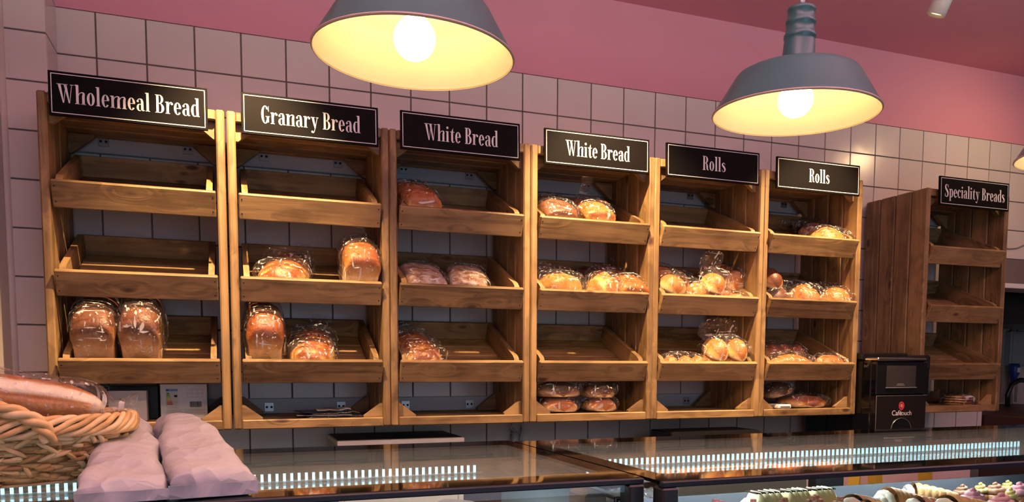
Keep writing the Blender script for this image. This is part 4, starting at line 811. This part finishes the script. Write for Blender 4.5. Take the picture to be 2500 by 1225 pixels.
# ------------------------------------------------------------------ display counters
def counter(name, label, x0, x1, yf, yb, z, border, led, lab_led):
    c = thing(name, label, 'display counter', ((x0 + x1) / 2, (yf + yb) / 2, 0))
    inv = Matrix.Translation(-c.location)
    def P(nm, mb, mat, par=None, smooth=False):
        o = mb.build(nm, mat, None, smooth); o.parent = par or c
        if par is None: o.matrix_parent_inverse = inv
        return o
    bl_, br, bf_, bb = border
    # black painted frame of the top, clear pane in the middle with rounded corners
    def rr(a0, a1, b0, b1, r, n=6):
        pts = []
        for cx_, cy_, s in ((a1 - r, b1 - r, 0), (a0 + r, b1 - r, 90), (a0 + r, b0 + r, 180), (a1 - r, b0 + r, 270)):
            pts += [(cx_ + r * math.cos(R(s + 90 * i / n)), cy_ + r * math.sin(R(s + 90 * i / n))) for i in range(n + 1)]
        return pts
    inn = rr(x0 + bl_, x1 - br, yf + bf_, yb - bb, 0.02); out_ = rr(x0, x1, yf + 0.006, yb, 0.002)
    n = len(inn); m = MB()
    for (za, zb) in ((z, z - 0.006),):
        vs = [(a, b, za) for a, b in out_] + [(a, b, za) for a, b in inn] + [(a, b, zb) for a, b in out_] + [(a, b, zb) for a, b in inn]
        fs = []
        for i in range(n):
            j = (i + 1) % n; fs += [(i, j, n + j, n + i), (2 * n + j, 2 * n + i, 3 * n + i, 3 * n + j), (i, 2 * n + i, 2 * n + j, j), (n + i, n + j, 3 * n + j, 3 * n + i)]
        m.add(vs, fs)
    P('glass_border', m, 'black')
    pn = MB(); vs = [(a, b, z) for a, b in inn] + [(a, b, z - 0.006) for a, b in inn]
    pn.add(vs, [tuple(range(n)), tuple(range(2 * n - 1, n - 1, -1))] + [(i, n + i, n + (i + 1) % n, (i + 1) % n) for i in range(n)])
    P('top_glass', pn, 'topglass')
    P('lamp_panel', MB().box(x0 + 0.022, x1 - 0.022, -1.60, yb - 0.035, z - 0.037, z - 0.034), plain('grey_acrylic', (0.60, 0.66, 0.64), 0.06))
    P('front_rim', MB().box(x0, x1, yf - 0.004, yf + 0.016, z - 0.011, z - 0.0005, 0.002), 'navy')
    P('rear_rim', MB().box(x0, x1, yb - 0.03, yb, z - 0.05, z - 0.0065, 0.002), 'grey')
    P('front_glass', MB().box(x0 + 0.02, x1 - 0.02, yf + 0.004, yf + 0.010, 0.62, z - 0.0115), 'glass')
    for q in (x0, x1 - 0.03):
        P('corner_post', MB().box(q, q + 0.03, yf - 0.006, yf + 0.03, 0.60, z - 0.0115, 0.003), 'blackm')
        P('end_panel', MB().box(q, q + 0.02, yf + 0.03, yb - 0.031, 0.60, z - 0.052, 0.002), 'grey')
    P('base', MB().box(x0, x1, yf + 0.002, yb, 0.0, 0.60, 0.004), 'blackm')
    P('plinth_front', MB().box(x0 + 0.01, x1 - 0.01, yf - 0.004, yf + 0.001, 0.08, 0.58, 0.002), 'grey')
    # light strip between the two panes
    lx0, lx1, ly = led; tz = z - 0.024
    tb = P('led_channel', MB().box(lx0 - 0.01, lx1 + 0.012, ly - 0.005, ly + 0.010, tz - 0.0095, tz - 0.0055, 0.001), 'ledtube')
    lm = MB(); q = lx0
    while q < lx1: lm.box(q, q + 0.0050, ly - 0.0015, ly + 0.0015, tz - 0.005, tz + 0.009); q += 0.0135
    lo = lm.build('led_cells', 'led', None); lo.parent = tb; lo['kind'] = 'stuff'
    al = area('led_strip_light', ((lx0 + lx1) / 2, ly + 0.006, z - 0.0385), (0, 0, 0), lx1 - lx0, 0.01, 3.4 * (lx1 - lx0), (0.86, 0.94, 1.0)); al.parent = tb
    return c
LX1, RX0, RX1 = 1.206, 1.212, 3.10
counter('display_counter', 'black framed glass counter carrying the basket and paper bags', -0.07, LX1, -1.762, -1.075, 1.357, (0.05, 0.042, 0.075, 0.10), (0.12, 1.02, -1.405), '')
counter('display_counter', 'black framed glass pastry counter in front of the coffee machine', RX0, RX1, -1.812, -1.105, 1.357, (0.045, 0.045, 0.075, 0.10), (1.27, 2.60, -1.405), '')

# ---- right counter: pastry shelf and what shows through the glass
MT['slate'] = plain('slate_grey', (0.13, 0.145, 0.175), 0.4)
shelf = thing('pastry_shelf', 'pale shelf with a raised rear edge inside the pastry counter', 'shelf', (2.15, -1.5, 1.13))
for nm, a, mm in (('shelf_plate', (RX0 + 0.035, RX1 - 0.035, -1.79, -1.29, 1.150, 1.158), 'slate'), ('rear_edge', (RX0 + 0.035, RX1 - 0.035, -1.30, -1.292, 1.158, 1.227), 'slate'),
                  ('shelf_bracket', (RX0 + 0.022, RX0 + 0.034, -1.79, -1.29, 1.13, 1.157), 'steel'), ('shelf_bracket', (RX1 - 0.034, RX1 - 0.022, -1.79, -1.29, 1.13, 1.157), 'steel')):
    o = MB().box(*a, 0.001).build(nm, mm, None); o.parent = shelf; o.matrix_parent_inverse = Matrix.Translation(-shelf.location)
MT['cream_y'] = plain('pale_yellow_cream', (0.86, 0.72, 0.36), 0.45); MT['cream_w'] = plain('whipped_cream', (0.85, 0.78, 0.62), 0.4); MT['choc'] = plain('dark_chocolate', (0.045, 0.018, 0.01), 0.3)
MT['pink_c'] = plain('pink_icing', (0.78, 0.36, 0.42), 0.45); MT['brown_c'] = plain('coffee_icing', (0.42, 0.21, 0.12), 0.45); MT['pastry'] = breadmat('puff_pastry', (0.74, 0.48, 0.22), (0.58, 0.30, 0.11), (0.34, 0.14, 0.05), spots=0.9); MT['green'] = plain('green_leaf_paper', (0.03, 0.22, 0.13), 0.5)
MT['yellow_c'] = plain('yellow_icing', (0.80, 0.60, 0.20), 0.45)
SZ = 1.1585
def swirl(m, r, h, turns=2.6, lobes=7, base=0.0, n=70):
    """piped rosette: a ridged rope coiling inwards and upwards"""
    pts = []; rad = []
    for i in range(n + 1):
        t = i / n; a = 2 * math.pi * turns * t; rr_ = r * (1 - t) ** 0.8 * 0.72
        pts.append((rr_ * math.cos(a), rr_ * math.sin(a), base + h * 0.25 + h * 0.62 * t)); rad.append(r * 0.30 * (1 - 0.55 * t) * (1 + 0.10 * math.sin(lobes * a)))
    m.tube(pts, rad, 9)
    return m
def rosette(label, u, v, y, r, mat, h=0.05, plinth=0.0, group='piped rosettes in the pastry counter'):
    p = at(u, v, y); hh = max(0.02, p.z - SZ)
    t = thing('piped_rosette', label, 'cake', (p.x, y, SZ), group=group)
    MB().lathe([(0, 0), (r * 0.8, 0), (r * 0.95, hh * 0.45), (r * 0.85, hh * 0.5), (0, hh * 0.5)], 20).build('cake_base', 'pastry', t, True)
    swirl(MB(), r, hh * 0.5, base=hh * 0.42).build('icing_swirl', mat, t, True)
def horn(label, u, v, y, l, r, yaw, pitch=0.0, cream='cream_w', drizzle=True, rr_=1.0):
    """cream horn: pastry ribbon wound into a cone, cream piped into the mouth"""
    p = at(u, v, y); t = thing('cream_horn', label, 'pastry', (p.x, y, p.z - r), (0, 0, yaw), group='cream horns in the pastry counter')
    m = MB(); n = 64; prof = []
    for i in range(n + 1):
        s = i / n; base = r * (0.22 + 0.78 * s ** 0.75); prof.append((base * (0.93 + 0.10 * abs(math.sin(math.pi * s * 6.5))), s * l))
    vs = []; na = 22
    for rad_, x in prof:
        for k_ in range(na):
            a = 2 * math.pi * k_ / na; s = x / l; q = 0.93 + 0.12 * abs(math.sin(math.pi * s * 6 + a * 0.5)); b = r * (0.22 + 0.78 * s ** 0.75) * q
            vs.append((x, b * math.cos(a), b * math.sin(a)))
    m.add(vs, [(i * na + k_, i * na + (k_ + 1) % na, (i + 1) * na + (k_ + 1) % na, (i + 1) * na + k_) for i in range(n) for k_ in range(na)] + [tuple(range(na))], [0.0 + 0.25 * abs(math.sin(i * 0.35 + k_)) for i in range(n + 1) for k_ in range(na)])
    m.build('pastry_cone', 'pastry', t, True, None, (0, pitch, 0))
    c = swirl(MB(), r * 0.98, r * 1.3, 2.3, 9).build('cream', cream, t, True, (l * 0.97 * math.cos(pitch), 0, -l * 0.97 * math.sin(pitch)), (0, R(90) + pitch, 0))
    if drizzle:
        d = MB(); pts = []
        for i in range(15):
            s = 0.15 + 0.8 * i / 14; b = r * (0.22 + 0.78 * s ** 0.75) * 1.06; a = R(90) + R(55) * (-1) ** i; pts.append((s * l, b * math.cos(a) , b * math.sin(a)))
        d.tube(pts, 0.0010, 5).build('chocolate_drizzle', 'choc', t, True, None, (0, pitch, 0))
def slice_(label, u, v, y, w_, d_, seed):
    p = at(u, v, y); hh = p.z - SZ
    t = thing('cream_slice', label, 'cake', (p.x, y, SZ), group='cream slices with chocolate zigzags')
    MB().box(-w_ / 2, w_ / 2, -d_ / 2, d_ / 2, 0, hh * 0.55, 0.004).build('sponge', 'pastry', t)
    m = MB(); n = 16; vs = []
    for i in range(n + 1):
        for j in range(9):
            x, yy = (i / n - 0.5) * w_, (j / 8 - 0.5) * d_; e = min(1, 4 * (0.5 - abs(j / 8 - 0.5)) + 0.1, 6 * (0.5 - abs(i / n - 0.5)) + 0.1)
            vs.append((x, yy, hh * 0.5 + hh * 0.5 * max(0.05, e) ** 0.4 * (0.86 + 0.14 * math.cos(i * 1.9))))
    m.add(vs, [(i * 9 + j, (i + 1) * 9 + j, (i + 1) * 9 + j + 1, i * 9 + j + 1) for i in range(n) for j in range(8)]); m.build('cream_top', 'cream_y', t, True, fix=False)
    z_ = MB().tube([((i / 22 - 0.5) * w_ * 0.95, (-0.42 if i % 2 else 0.42) * d_ * 0.7, hh * 0.965) for i in range(23)], 0.0016, 5); z_.build('chocolate_zigzag', 'choc', t, True)
slice_('pale yellow cream slice with chocolate zigzag nearest the black corner post', 1868, 1196, -1.46, 0.085, 0.07, 1)
slice_('pale yellow cream slice with chocolate zigzag between two others', 1938, 1192, -1.46, 0.075, 0.07, 2)
slice_('pale yellow cream slice with chocolate zigzag beside the cream horns', 2000, 1188, -1.46, 0.07, 0.07, 3)
for i, (u, v) in enumerate(((1752, 1216), (1835, 1215), (1912, 1212), (1990, 1205), (2056, 1210))):
    p = at(u, v, -1.62); t = thing('nut_tart', 'cream topped pastry tart sprinkled with %s' % ('red fruit', 'red fruit and nuts', 'chopped nuts', 'toffee sauce', 'toffee flakes')[i], 'tart', (p.x, -1.62, SZ), group='tarts at the front of the pastry shelf')
    hh = p.z - SZ
    MB().lathe([(0, 0), (0.026, 0), (0.036, hh * 0.6), (0.033, hh * 0.66), (0, hh * 0.6)], 24).build('tart_case', 'pastry', t, True)
    swirl(MB(), 0.032, hh * 0.45, base=hh * 0.5).build('cream', 'cream_y' if i < 2 else 'cream_w', t, True)
    tp = MB(); random.seed(40 + i)
    for q in range(14):
        a, r_ = random.uniform(0, 6.28), random.uniform(0.004, 0.026); z_ = hh * (1.0 - 0.30 * r_ / 0.026) ; s_ = random.uniform(0.003, 0.005)
        tp.box(r_ * math.cos(a) - s_, r_ * math.cos(a) + s_, r_ * math.sin(a) - s_, r_ * math.sin(a) + s_, z_ - s_, z_ + s_, 0.001)
    tp.build('topping', ('pink_c', 'pink_c', 'brown_c', 'brown_c', 'brown_c')[i], t)
horn('sugared pale cream horn beside the cream slices', 2140, 1194, -1.54, 0.11, 0.030, R(200), drizzle=True)
horn('plump browned cream horn with a white cream rosette', 2248, 1184, -1.47, 0.10, 0.036, R(178), drizzle=False)
horn('cream horn half hidden behind the chocolate one', 2340, 1180, -1.42, 0.11, 0.034, R(150))
horn('cream horn with brown cocoa dusting and yellow cream mouth', 2352, 1206, -1.58, 0.12, 0.034, R(170))
horn('large drizzled cream horn pointing at the pink rosettes', 2412, 1198, -1.62, 0.14, 0.034, R(185))
horn('small cream horn at the front edge of the shelf', 2215, 1214, -1.68, 0.10, 0.026, R(175))
for lb, u, v, y, r, mt in (('pink piped rosette beside the chocolate drizzled horn', 2378, 1180, -1.52, 0.034, 'pink_c'), ('pink piped rosette in a green paper case', 2448, 1190, -1.62, 0.036, 'pink_c'), ('tall pink piped rosette at the far end of the shelf', 2492, 1166, -1.48, 0.034, 'pink_c'),
                         ('coffee brown piped rosette behind the pink one', 2352, 1173, -1.40, 0.026, 'brown_c'), ('coffee brown piped rosette among the yellow ones', 2432, 1168, -1.42, 0.03, 'brown_c'), ('yellow piped rosette between brown and pink', 2396, 1168, -1.40, 0.024, 'yellow_c'),
                         ('yellow piped rosette at the rear edge of the shelf', 2462, 1164, -1.37, 0.024, 'yellow_c'), ('coffee brown piped rosette at the front', 2498, 1208, -1.68, 0.03, 'brown_c'), ('yellow piped rosette next to the tall pink one', 2470, 1180, -1.50, 0.022, 'yellow_c')):
    rosette(lb, u, v, y, r, mt)
for u, v, y, lb in ((2345, 1193, -1.50, 'green crinkled paper leaf beside a brown rosette'), (2440, 1220, -1.70, 'green crinkled paper leaf under a pink rosette')):
    p = at(u, v, y); m = MB(); n = 10; vs = [(0, 0, 0)]
    for i in range(2 * n): a = math.pi * i / n; r_ = 0.030 if i % 2 else 0.022; vs.append((r_ * math.cos(a), r_ * math.sin(a) * 0.8, 0.006 + 0.008 * (i % 2)))
    m.add(vs, [(0, 1 + i, 1 + (i + 1) % (2 * n)) for i in range(2 * n)])
    o = m.build('paper_leaf', 'green', None, False, (p.x, y, SZ + 0.0)); sm = o.modifiers.new('thick', 'SOLIDIFY'); sm.thickness = 0.001; tag(o, lb, 'paper leaf')
# things seen through the glass behind the pastry shelf
def crumple(name, label, cat, mat, c, sx, sy, sz, seed, amp=0.02, n=20, rot=(0, 0, 0)):
    m = MB(); vs = []
    for i in range(n + 1):
        for j in range(n + 1):
            x, y = (i / n - 0.5) * sx, (j / n - 0.5) * sy; v = Vector((x, y, 0)) * 14 + Vector((seed, seed * 2, 0))
            vs.append((x, y, sz * (1 - (2 * i / n - 1) ** 4) * (1 - (2 * j / n - 1) ** 4) + amp * (noise.noise(v) + 0.5 * noise.noise(v * 2.3) + 0.75)))
    m.add(vs, [(i * (n + 1) + j, (i + 1) * (n + 1) + j, (i + 1) * (n + 1) + j + 1, i * (n + 1) + j + 1) for i in range(n) for j in range(n)])
    o = m.build(name, mat, None, False, c, rot, fix=False); s_ = o.modifiers.new('thick', 'SOLIDIFY'); s_.thickness = 0.0015
    return tag(o, label, cat)
rs = thing('rear_shelf', 'grey ledge across the back of the pastry counter', 'shelf', (2.15, -1.2, 1.10))
o = MB().box(RX0 + 0.035, RX1 - 0.035, -1.28, -1.11, 1.140, 1.150, 0.001).build('ledge', 'grey', None); o.parent = rs; o.matrix_parent_inverse = Matrix.Translation(-rs.location)
crumple('plastic_bag_heap', 'heap of crumpled clear plastic bags behind the glass', 'plastic bags', 'bagh', (1.50, -1.20, 1.152), 0.26, 0.14, 0.06, 3.1, 0.03)
tag(MB().box(1.62, 2.06, -1.19, -1.16, 1.151, 1.30, 0.003).build('wooden_tray', plain('brown_panel_m', (0.10, 0.065, 0.045), 0.4)), 'brown wooden tray standing on edge behind the cream slices', 'tray')
tag(MB().box(2.09, 2.19, -1.20, -1.15, 1.151, 1.285, 0.01).build('black_canister', 'blackm'), 'black container between the brown tray and the yellow frame', 'container')
yl = plain('yellow_frame', (0.55, 0.33, 0.02), 0.4)
yf_ = thing('yellow_reflection_frame', 'yellow slanted frame added for yellow shapes mirrored behind the pastry counter', 'frame', (2.75, -0.78, 0))  # added frame and pink board stand in for mirrored yellow legs and wall
for a, b in (((2.50, -0.80), (2.62, -0.80)), ((2.80, -0.80), (2.70, -0.80)), ((3.02, -0.80), (2.94, -0.80))):
    MB().tube([(a[0] - 2.75, a[1] + 0.78, 0), (b[0] - 2.75, b[1] + 0.78, 1.22)], 0.024, 4).build('frame_leg', yl, yf_)
MB().tube([(2.60 - 2.75, -0.02, 1.0), (2.97 - 2.75, -0.02, 1.0)], 0.018, 4).build('frame_bar', yl, yf_)
tag(MB().box(2.45, 3.3, -0.70, -0.68, 0.2, 1.26, 0.004).build('pink_board', plain('pink_board_m', (0.62, 0.42, 0.44), 0.5)), 'pale pink board added for the pink wall mirrored behind the yellow frame', 'board')
# ---- left counter: wrapped paper behind the glass
ls = thing('inner_shelf', 'pale shelf inside the counter with the paper bags', 'shelf', (0.57, -1.4, 1.12))
o = MB().box(-0.035, LX1 - 0.035, -1.73, -1.10, 1.150, 1.158, 0.001).build('shelf_plate', 'grey', None); o.parent = ls; o.matrix_parent_inverse = Matrix.Translation(-ls.location)
crumple('paper_sheet', 'sheet of crumpled white wrapping paper inside the counter', 'paper', 'paper', (0.80, -1.655, 1.160), 0.66, 0.13, 0.135, 1.7, 0.02, 30)
tag(MB().box(1.128, 1.170, -1.70, -1.62, 1.159, 1.322, 0.006).build('taupe_carton', 'taupe'), 'taupe carton at the end of the counter beside the paper', 'carton')
pc_ = at(1524, 1216, -1.72); pcard = tag(MB().box(pc_.x - 0.020, pc_.x + 0.020, -1.722, -1.719, 1.159, pc_.z + 0.004, 0.0005).build('price_card', 'black'), 'small black price card with white writing and border', 'price card')
m = MB()
for a in range(3): m.box(pc_.x - 0.013, pc_.x + 0.010 - 0.004 * (a % 2), -1.7228, -1.7222, pc_.z - 0.006 - a * 0.007, pc_.z - 0.003 - a * 0.007)
for a in ((-0.0185, -0.0175, -0.06, 0.002), (0.0175, 0.0185, -0.06, 0.002), (-0.0185, 0.0185, 0.0012, 0.002)): m.box(pc_.x + a[0], pc_.x + a[1], -1.7228, -1.7222, pc_.z + a[2], pc_.z + a[3])
m.build('card_writing', 'white', pcard)

# ------------------------------------------------------------------ wicker basket with baguettes
BX, BY, BZ = 0.150, -1.455, 1.3585
bk_ = thing('wicker_basket', 'oval wicker basket with twisted handle on the glass counter', 'basket', (BX, BY, BZ))
A0, B0, A1, B1, BH = 0.175, 0.105, 0.232, 0.150, 0.098
def bpt(a, t, off=0.0):
    t = max(0.0, t); e = t ** 0.8; ra, rb = A0 + (A1 - A0) * e + off, B0 + (B1 - B0) * e + off
    return Vector((ra * math.cos(a), rb * math.sin(a), 0.006 + BH * t))
random.seed(21); wv = MB(); NS = 34
for row in range(13):
    t = 0.02 + row * 0.066
    for strand in range(2):
        n = 170; pts = []; ph = math.pi * (row % 2)
        for i in range(n + 1):
            a = 2 * math.pi * i / n
            pts.append(bpt(a, t + 0.02 * math.sin(a * 5 + row * 2 + strand) + 0.022 * strand + 0.018 * noise.noise(Vector((a * 3, row, strand))), 0.0055 * math.sin(a * NS / 2 + ph + strand * 0.4)))
        wv.tube(pts, 0.0042, 5, a=random.uniform(-0.05, 0.5), cap=False)
o = wv.build('woven_body', 'straw', bk_, True, fix=False); o['kind'] = 'stuff'
sk_ = MB()
for i in range(NS):
    a = 2 * math.pi * (i + 0.5) / NS; sk_.tube([bpt(a, q / 6) for q in range(7)], 0.0035, 5, a=0.1)
for i in range(170):       # loose split strands crossing the weave
    a = random.uniform(0, 6.283); t0 = random.uniform(0.02, 0.75); da = random.choice((-1, 1)) * random.uniform(0.07, 0.20); dt = random.uniform(-0.22, 0.25)
    sk_.tube([bpt(a + da * q / 5, min(0.95, max(0.0, t0 + dt * q / 5)), 0.0065 + 0.004 * math.sin(math.pi * q / 5)) for q in range(6)], [0.0015, 0.0036, 0.0042, 0.0042, 0.0034, 0.0014], 5, a=random.uniform(-0.1, 0.75))
o = sk_.build('stakes', 'straw', bk_, True, fix=False); o['kind'] = 'stuff'
rim = MB()
for s in range(7):
    n = 240; pts = []
    for i in range(n + 1):
        a = 2 * math.pi * i / n; tw = a * 8 + s * 2 * math.pi / 7 + 0.5 * noise.noise(Vector((a * 4, s, 0)))
        c = bpt(a, 0.93, 0.004); pts.append(c + Vector((math.cos(a), math.sin(a), 0)) * (0.0085 + 0.003 * noise.noise(Vector((a * 7, s, 4)))) * math.cos(tw) + Vector((0, 0, 0.0135 * math.sin(tw) - 0.003)))
    rim.tube(pts, 0.0048, 6, a=0.1 + 0.5 * ((s * 3) % 7) / 7, cap=False)
o = rim.build('braided_rim', 'straw', bk_, True, fix=False)
bt = MB(); bt.lathe([(0, 0.0045), (1, 0.0045), (1, 0.0005), (0, 0.0005)], 40); bt.v = [(x * (A0 + 0.005), y * (B0 + 0.005), z) for x, y, z in bt.v]; bt.build('basket_floor', 'straw', bk_)
hd = MB()
# loop handle on the front rim
hc = []
n = 60
for i in range(n + 1):
    s = math.pi * i / n
    hc.append(Vector((0.005 - 0.130 * math.cos(s), -B1 * 0.88 - 0.020 * math.sin(s), BH * 0.72 + 0.062 * math.sin(s) ** 0.8)))
for s in range(3):
    pts = []
    for i, c in enumerate(hc):
        d = (hc[min(i + 1, n)] - hc[max(i - 1, 0)]).normalized(); x = d.cross(Vector((0, 1, 0))).normalized(); y = Vector((0, 1, 0)); tw = i * 0.42 + s * 2.094
        pts.append(c + 0.0065 * (math.cos(tw) * x + math.sin(tw) * y))
    hd.tube(pts, 0.0062, 6, a=0.2 + 0.15 * s)
hd.build('handle', 'straw', bk_, True, fix=False)
def baguette(label, p0, p1, r, seed, bag=True, mat='baguette'):
    p0, p1 = Vector(p0), Vector(p1); d = p1 - p0; l = d.length
    m = MB(); n = 44; na = 44; vs = []; at_ = []
    for i in range(n + 1):
        t = i / n; e = max(0.03, 1 - abs(2 * t - 1) ** 4.5) ** 0.55
        for k_ in range(na):
            a = 2 * math.pi * k_ / na; a = a if a < math.pi else a - 2 * math.pi; rr_ = r * e; ed = min(1, 6 * t, 6 * (1 - t))
            slit = math.exp(-((a - 0.28) / 0.09) ** 2) * ed; ridge = math.exp(-((a - 1.35) / 0.28) ** 2) * ed; pale = math.exp(-((a - 0.72) / 0.36) ** 4)
            q = rr_ * (1 - 0.10 * slit + 0.06 * ridge) + 0.0015 * noise.noise(Vector((t * 9, a * 2, seed)))
            vs.append((q * math.cos(a) * 1.08, t * l, q * math.sin(a) * 0.92))
            at_.append(max(0, 0.58 + 0.45 * ridge - 0.75 * pale + 0.35 * slit - (0.35 if abs(2 * t - 1) > 0.9 else 0) + 0.2 * noise.noise(Vector((t * 14, a * 3, seed)))))
    m.add(vs, [(i * na + k_, i * na + (k_ + 1) % na, (i + 1) * na + (k_ + 1) % na, (i + 1) * na + k_) for i in range(n) for k_ in range(na)] + [tuple(range(na)), tuple(range(n * na, (n + 1) * na))], at_)
    o = m.build('baguette', mat, None, True); q = d.to_track_quat('Y', 'Z'); o.location = p0; o.rotation_mode = 'QUATERNION'; o.rotation_quaternion = q
    tag(o, label, 'baguette', None)
    if bag:
        b = bag_mesh(r * 2.15, l, r * 1.95, seed, (0, 0.035, 0.012), 0.55, 1.08, 1.1, n=26, crumple=0.004); b.v = [(x, y, z - r * 0.98) for x, y, z in b.v]; b.build('plastic_bag', 'bag', o)
    return o
e1 = at(258, 1000, -1.50)
baguette('bagged baguette with a pale slit on top of the basket', (0.0, -1.50, 1.525), (e1.x - 0.005, -1.475, 1.474), 0.038, 4)
baguette('brown baguette lying lower in the basket behind the handle', (-0.02, -1.55, 1.440), (0.29, -1.54, 1.418), 0.028, 9, False)
baguette('baguette at the far side of the wicker basket', (-0.03, -1.405, 1.475), (0.27, -1.395, 1.450), 0.029, 13, True)

# ------------------------------------------------------------------ paper bags
def paper_bag(name, label, front, back, wf, wb_, hf, hb, seed, lift_back):
    """baguette in a white paper bag: flat folded mouth in front, rounder body, tapering closed end"""
    fr, bk2 = Vector(front), Vector(back); d = (bk2 - fr); l = d.length; yaw = math.atan2(-d.x, d.y)
    m = MB(); n = 40; na = 28; vs = []
    for i in range(n + 1):
        t = i / n
        w_ = wf + (wb_ - wf) * t ** 0.9; h = hf + (hb - hf) * min(1, t / 0.55) ** 0.8
        if t > 0.86: e = math.sqrt(max(0.02, 1 - ((t - 0.86) / 0.14) ** 2)); w_ *= 0.35 + 0.65 * e; h *= 0.45 + 0.55 * e
        z0 = lift_back * max(0, t - 0.35) ** 1.3
        for k_ in range(na):
            a = 2 * math.pi * k_ / na; pw_ = 0.42 if t < 0.1 else 0.62
            ex = math.copysign(abs(math.cos(a)) ** pw_, math.cos(a)); ez = math.copysign(abs(math.sin(a)) ** (0.75 if t > 0.1 else 0.5), math.sin(a))
            v = Vector((ex * w_ / 2, t * l, z0 + h / 2 + ez * h / 2)); q = Vector((v.x * 22, v.y * 9, v.z * 20)) + Vector((seed, seed, seed))
            c = noise.noise(q) * 0.010 - abs(noise.noise(q * 1.7)) * 0.012 + 0.003
            v += Vector((ex, 0, ez)).normalized() * c; v.z = max(v.z, z0 * 0.0 + 0.0008); vs.append(v)
    m.add(vs, [(i * na + k_, i * na + (k_ + 1) % na, (i + 1) * na + (k_ + 1) % na, (i + 1) * na + k_) for i in range(n) for k_ in range(na)] + [tuple(range(na - 1, -1, -1)), tuple(range(n * na, (n + 1) * na))])
    o = m.build(name, 'paper', None, True, fr, (0, 0, yaw)); tag(o, label, 'paper bag', 'paper bags on the glass counter')
    # folded flap along the mouth
    f = MB(); vs = []
    for i in range(13):
        x = (i / 12 - 0.5) * wf * 0.98; vs += [(x, -0.001, 0.0015), (x, -0.003 - 0.002 * math.sin(i), hf * 0.62)]
    f.add(vs, [(2 * i, 2 * i + 2, 2 * i + 3, 2 * i + 1) for i in range(12)]); fo = f.build('folded_mouth', 'paper', o, fix=False); s_ = fo.modifiers.new('thick', 'SOLIDIFY'); s_.thickness = 0.0008
    return o
paper_bag('paper_bag', 'white paper bag leaning against the wicker basket', (0.403, -1.752, 1.3582), (0.345, -1.15, 1.3582), 0.118, 0.074, 0.028, 0.078, 1.0, 0.02)
paper_bag('paper_bag', 'white paper bag lying clear of the basket', (0.520, -1.742, 1.3582), (0.430, -1.16, 1.3582), 0.122, 0.076, 0.034, 0.085, 6.0, 0.01)

# ------------------------------------------------------------------ pendant lamps
def pendant(x, y, z, label, tilt=(0, 0), r=0.172):
    t = thing('pendant_lamp', label, 'pendant lamp', (x, y, z), (tilt[0], tilt[1], 0), group='teal pendant lamps over the counter')
    k_ = r / 0.1815; S_ = lambda pr: [(a * k_, b) for a, b in pr]
    outp = [(0.1805, -0.003), (0.1830, -0.001), (0.1830, 0.002), (0.1800, 0.004), (0.137, 0.072), (0.131, 0.079), (0.118, 0.085), (0.085, 0.094), (0.050, 0.099), (0.0355, 0.100)]
    inp = [(0.0355, 0.097), (0.075, 0.092), (0.108, 0.083), (0.124, 0.076), (0.132, 0.068), (0.172, 0.006), (0.1785, 0.0005), (0.1805, -0.003)]
    MB().lathe(S_(outp), 72).build('shade_outside', 'teal', t, True, fix=False)
    MB().lathe(S_(inp), 72).build('shade_inside', 'enamel', t, True, fix=False)
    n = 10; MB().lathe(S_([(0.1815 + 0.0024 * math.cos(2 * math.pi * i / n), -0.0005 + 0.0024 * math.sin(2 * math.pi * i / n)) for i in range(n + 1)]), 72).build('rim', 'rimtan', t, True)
    MB().lathe([(0.0335, 0.099), (0.0350, 0.104), (0.0335, 0.108), (0.0315, 0.145), (0.0305, 0.150), (0.0325, 0.153), (0.0325, 0.160), (0.0298, 0.163), (0.0288, 0.178), (0.0305, 0.181), (0.0305, 0.187), (0.0280, 0.190), (0.0272, 0.204), (0.0288, 0.207), (0.0285, 0.213), (0.020, 0.217), (0, 0.218)], 40).build('neck', 'teal', t, True)
    MB().lathe([(0, 0.096), (0.019, 0.096), (0.019, 0.072), (0.016, 0.068), (0, 0.068)], 24).build('bulb_holder', 'enamel', t, True)
    n = 20; pr_ = [(0.0, 0.028 - 0.036)] + [(0.036 * math.sin(math.pi * i / n), 0.028 - 0.036 * math.cos(math.pi * i / n)) for i in range(1, n - 3)] + [(0.016, 0.064), (0.013, 0.074), (0.0, 0.074)]
    MB().lathe(pr_, 32).build('bulb', 'bulb', t, True)
    sl = bpy.data.lights.new('lamp_light', 'SPOT'); sl.energy = 9; sl.color = (1.0, 0.66, 0.34); sl.spot_size = R(163); sl.spot_blend = 0.18; sl.shadow_soft_size = 0.03
    so = bpy.data.objects.new('lamp_light', sl); COL.objects.link(so); so.parent = t; so.location = (0, 0, -0.012)
    top = CEIL - z
    MB().tube([(0, 0, 0.215), (0, 0, top)], 0.0035, 8).build('cord', 'cord', t, True)
    MB().lathe([(0, top - 0.03), (0.03, top - 0.028), (0.045, top - 0.004), (0, top - 0.004)], 24).build('ceiling_rose', 'teal', t, True)
    MB().lathe([(0.003, 0.217), (0.006, 0.218), (0.006, 0.236), (0.003, 0.237)], 12).build('cord_grip', 'steel', t, True)
pendant(0.854, -1.571, 2.079, 'teal pendant lamp hanging over the paper bag counter', (0.04, 0.03), 0.1715)
pendant(1.687, -1.540, 2.085, 'teal pendant lamp hanging over the pastry counter', (0.04, 0.012), 0.170)
pendant(2.680, -1.500, 2.105, 'teal pendant lamp hanging before the Speciality Breads crate', (0, 0), 0.1715)
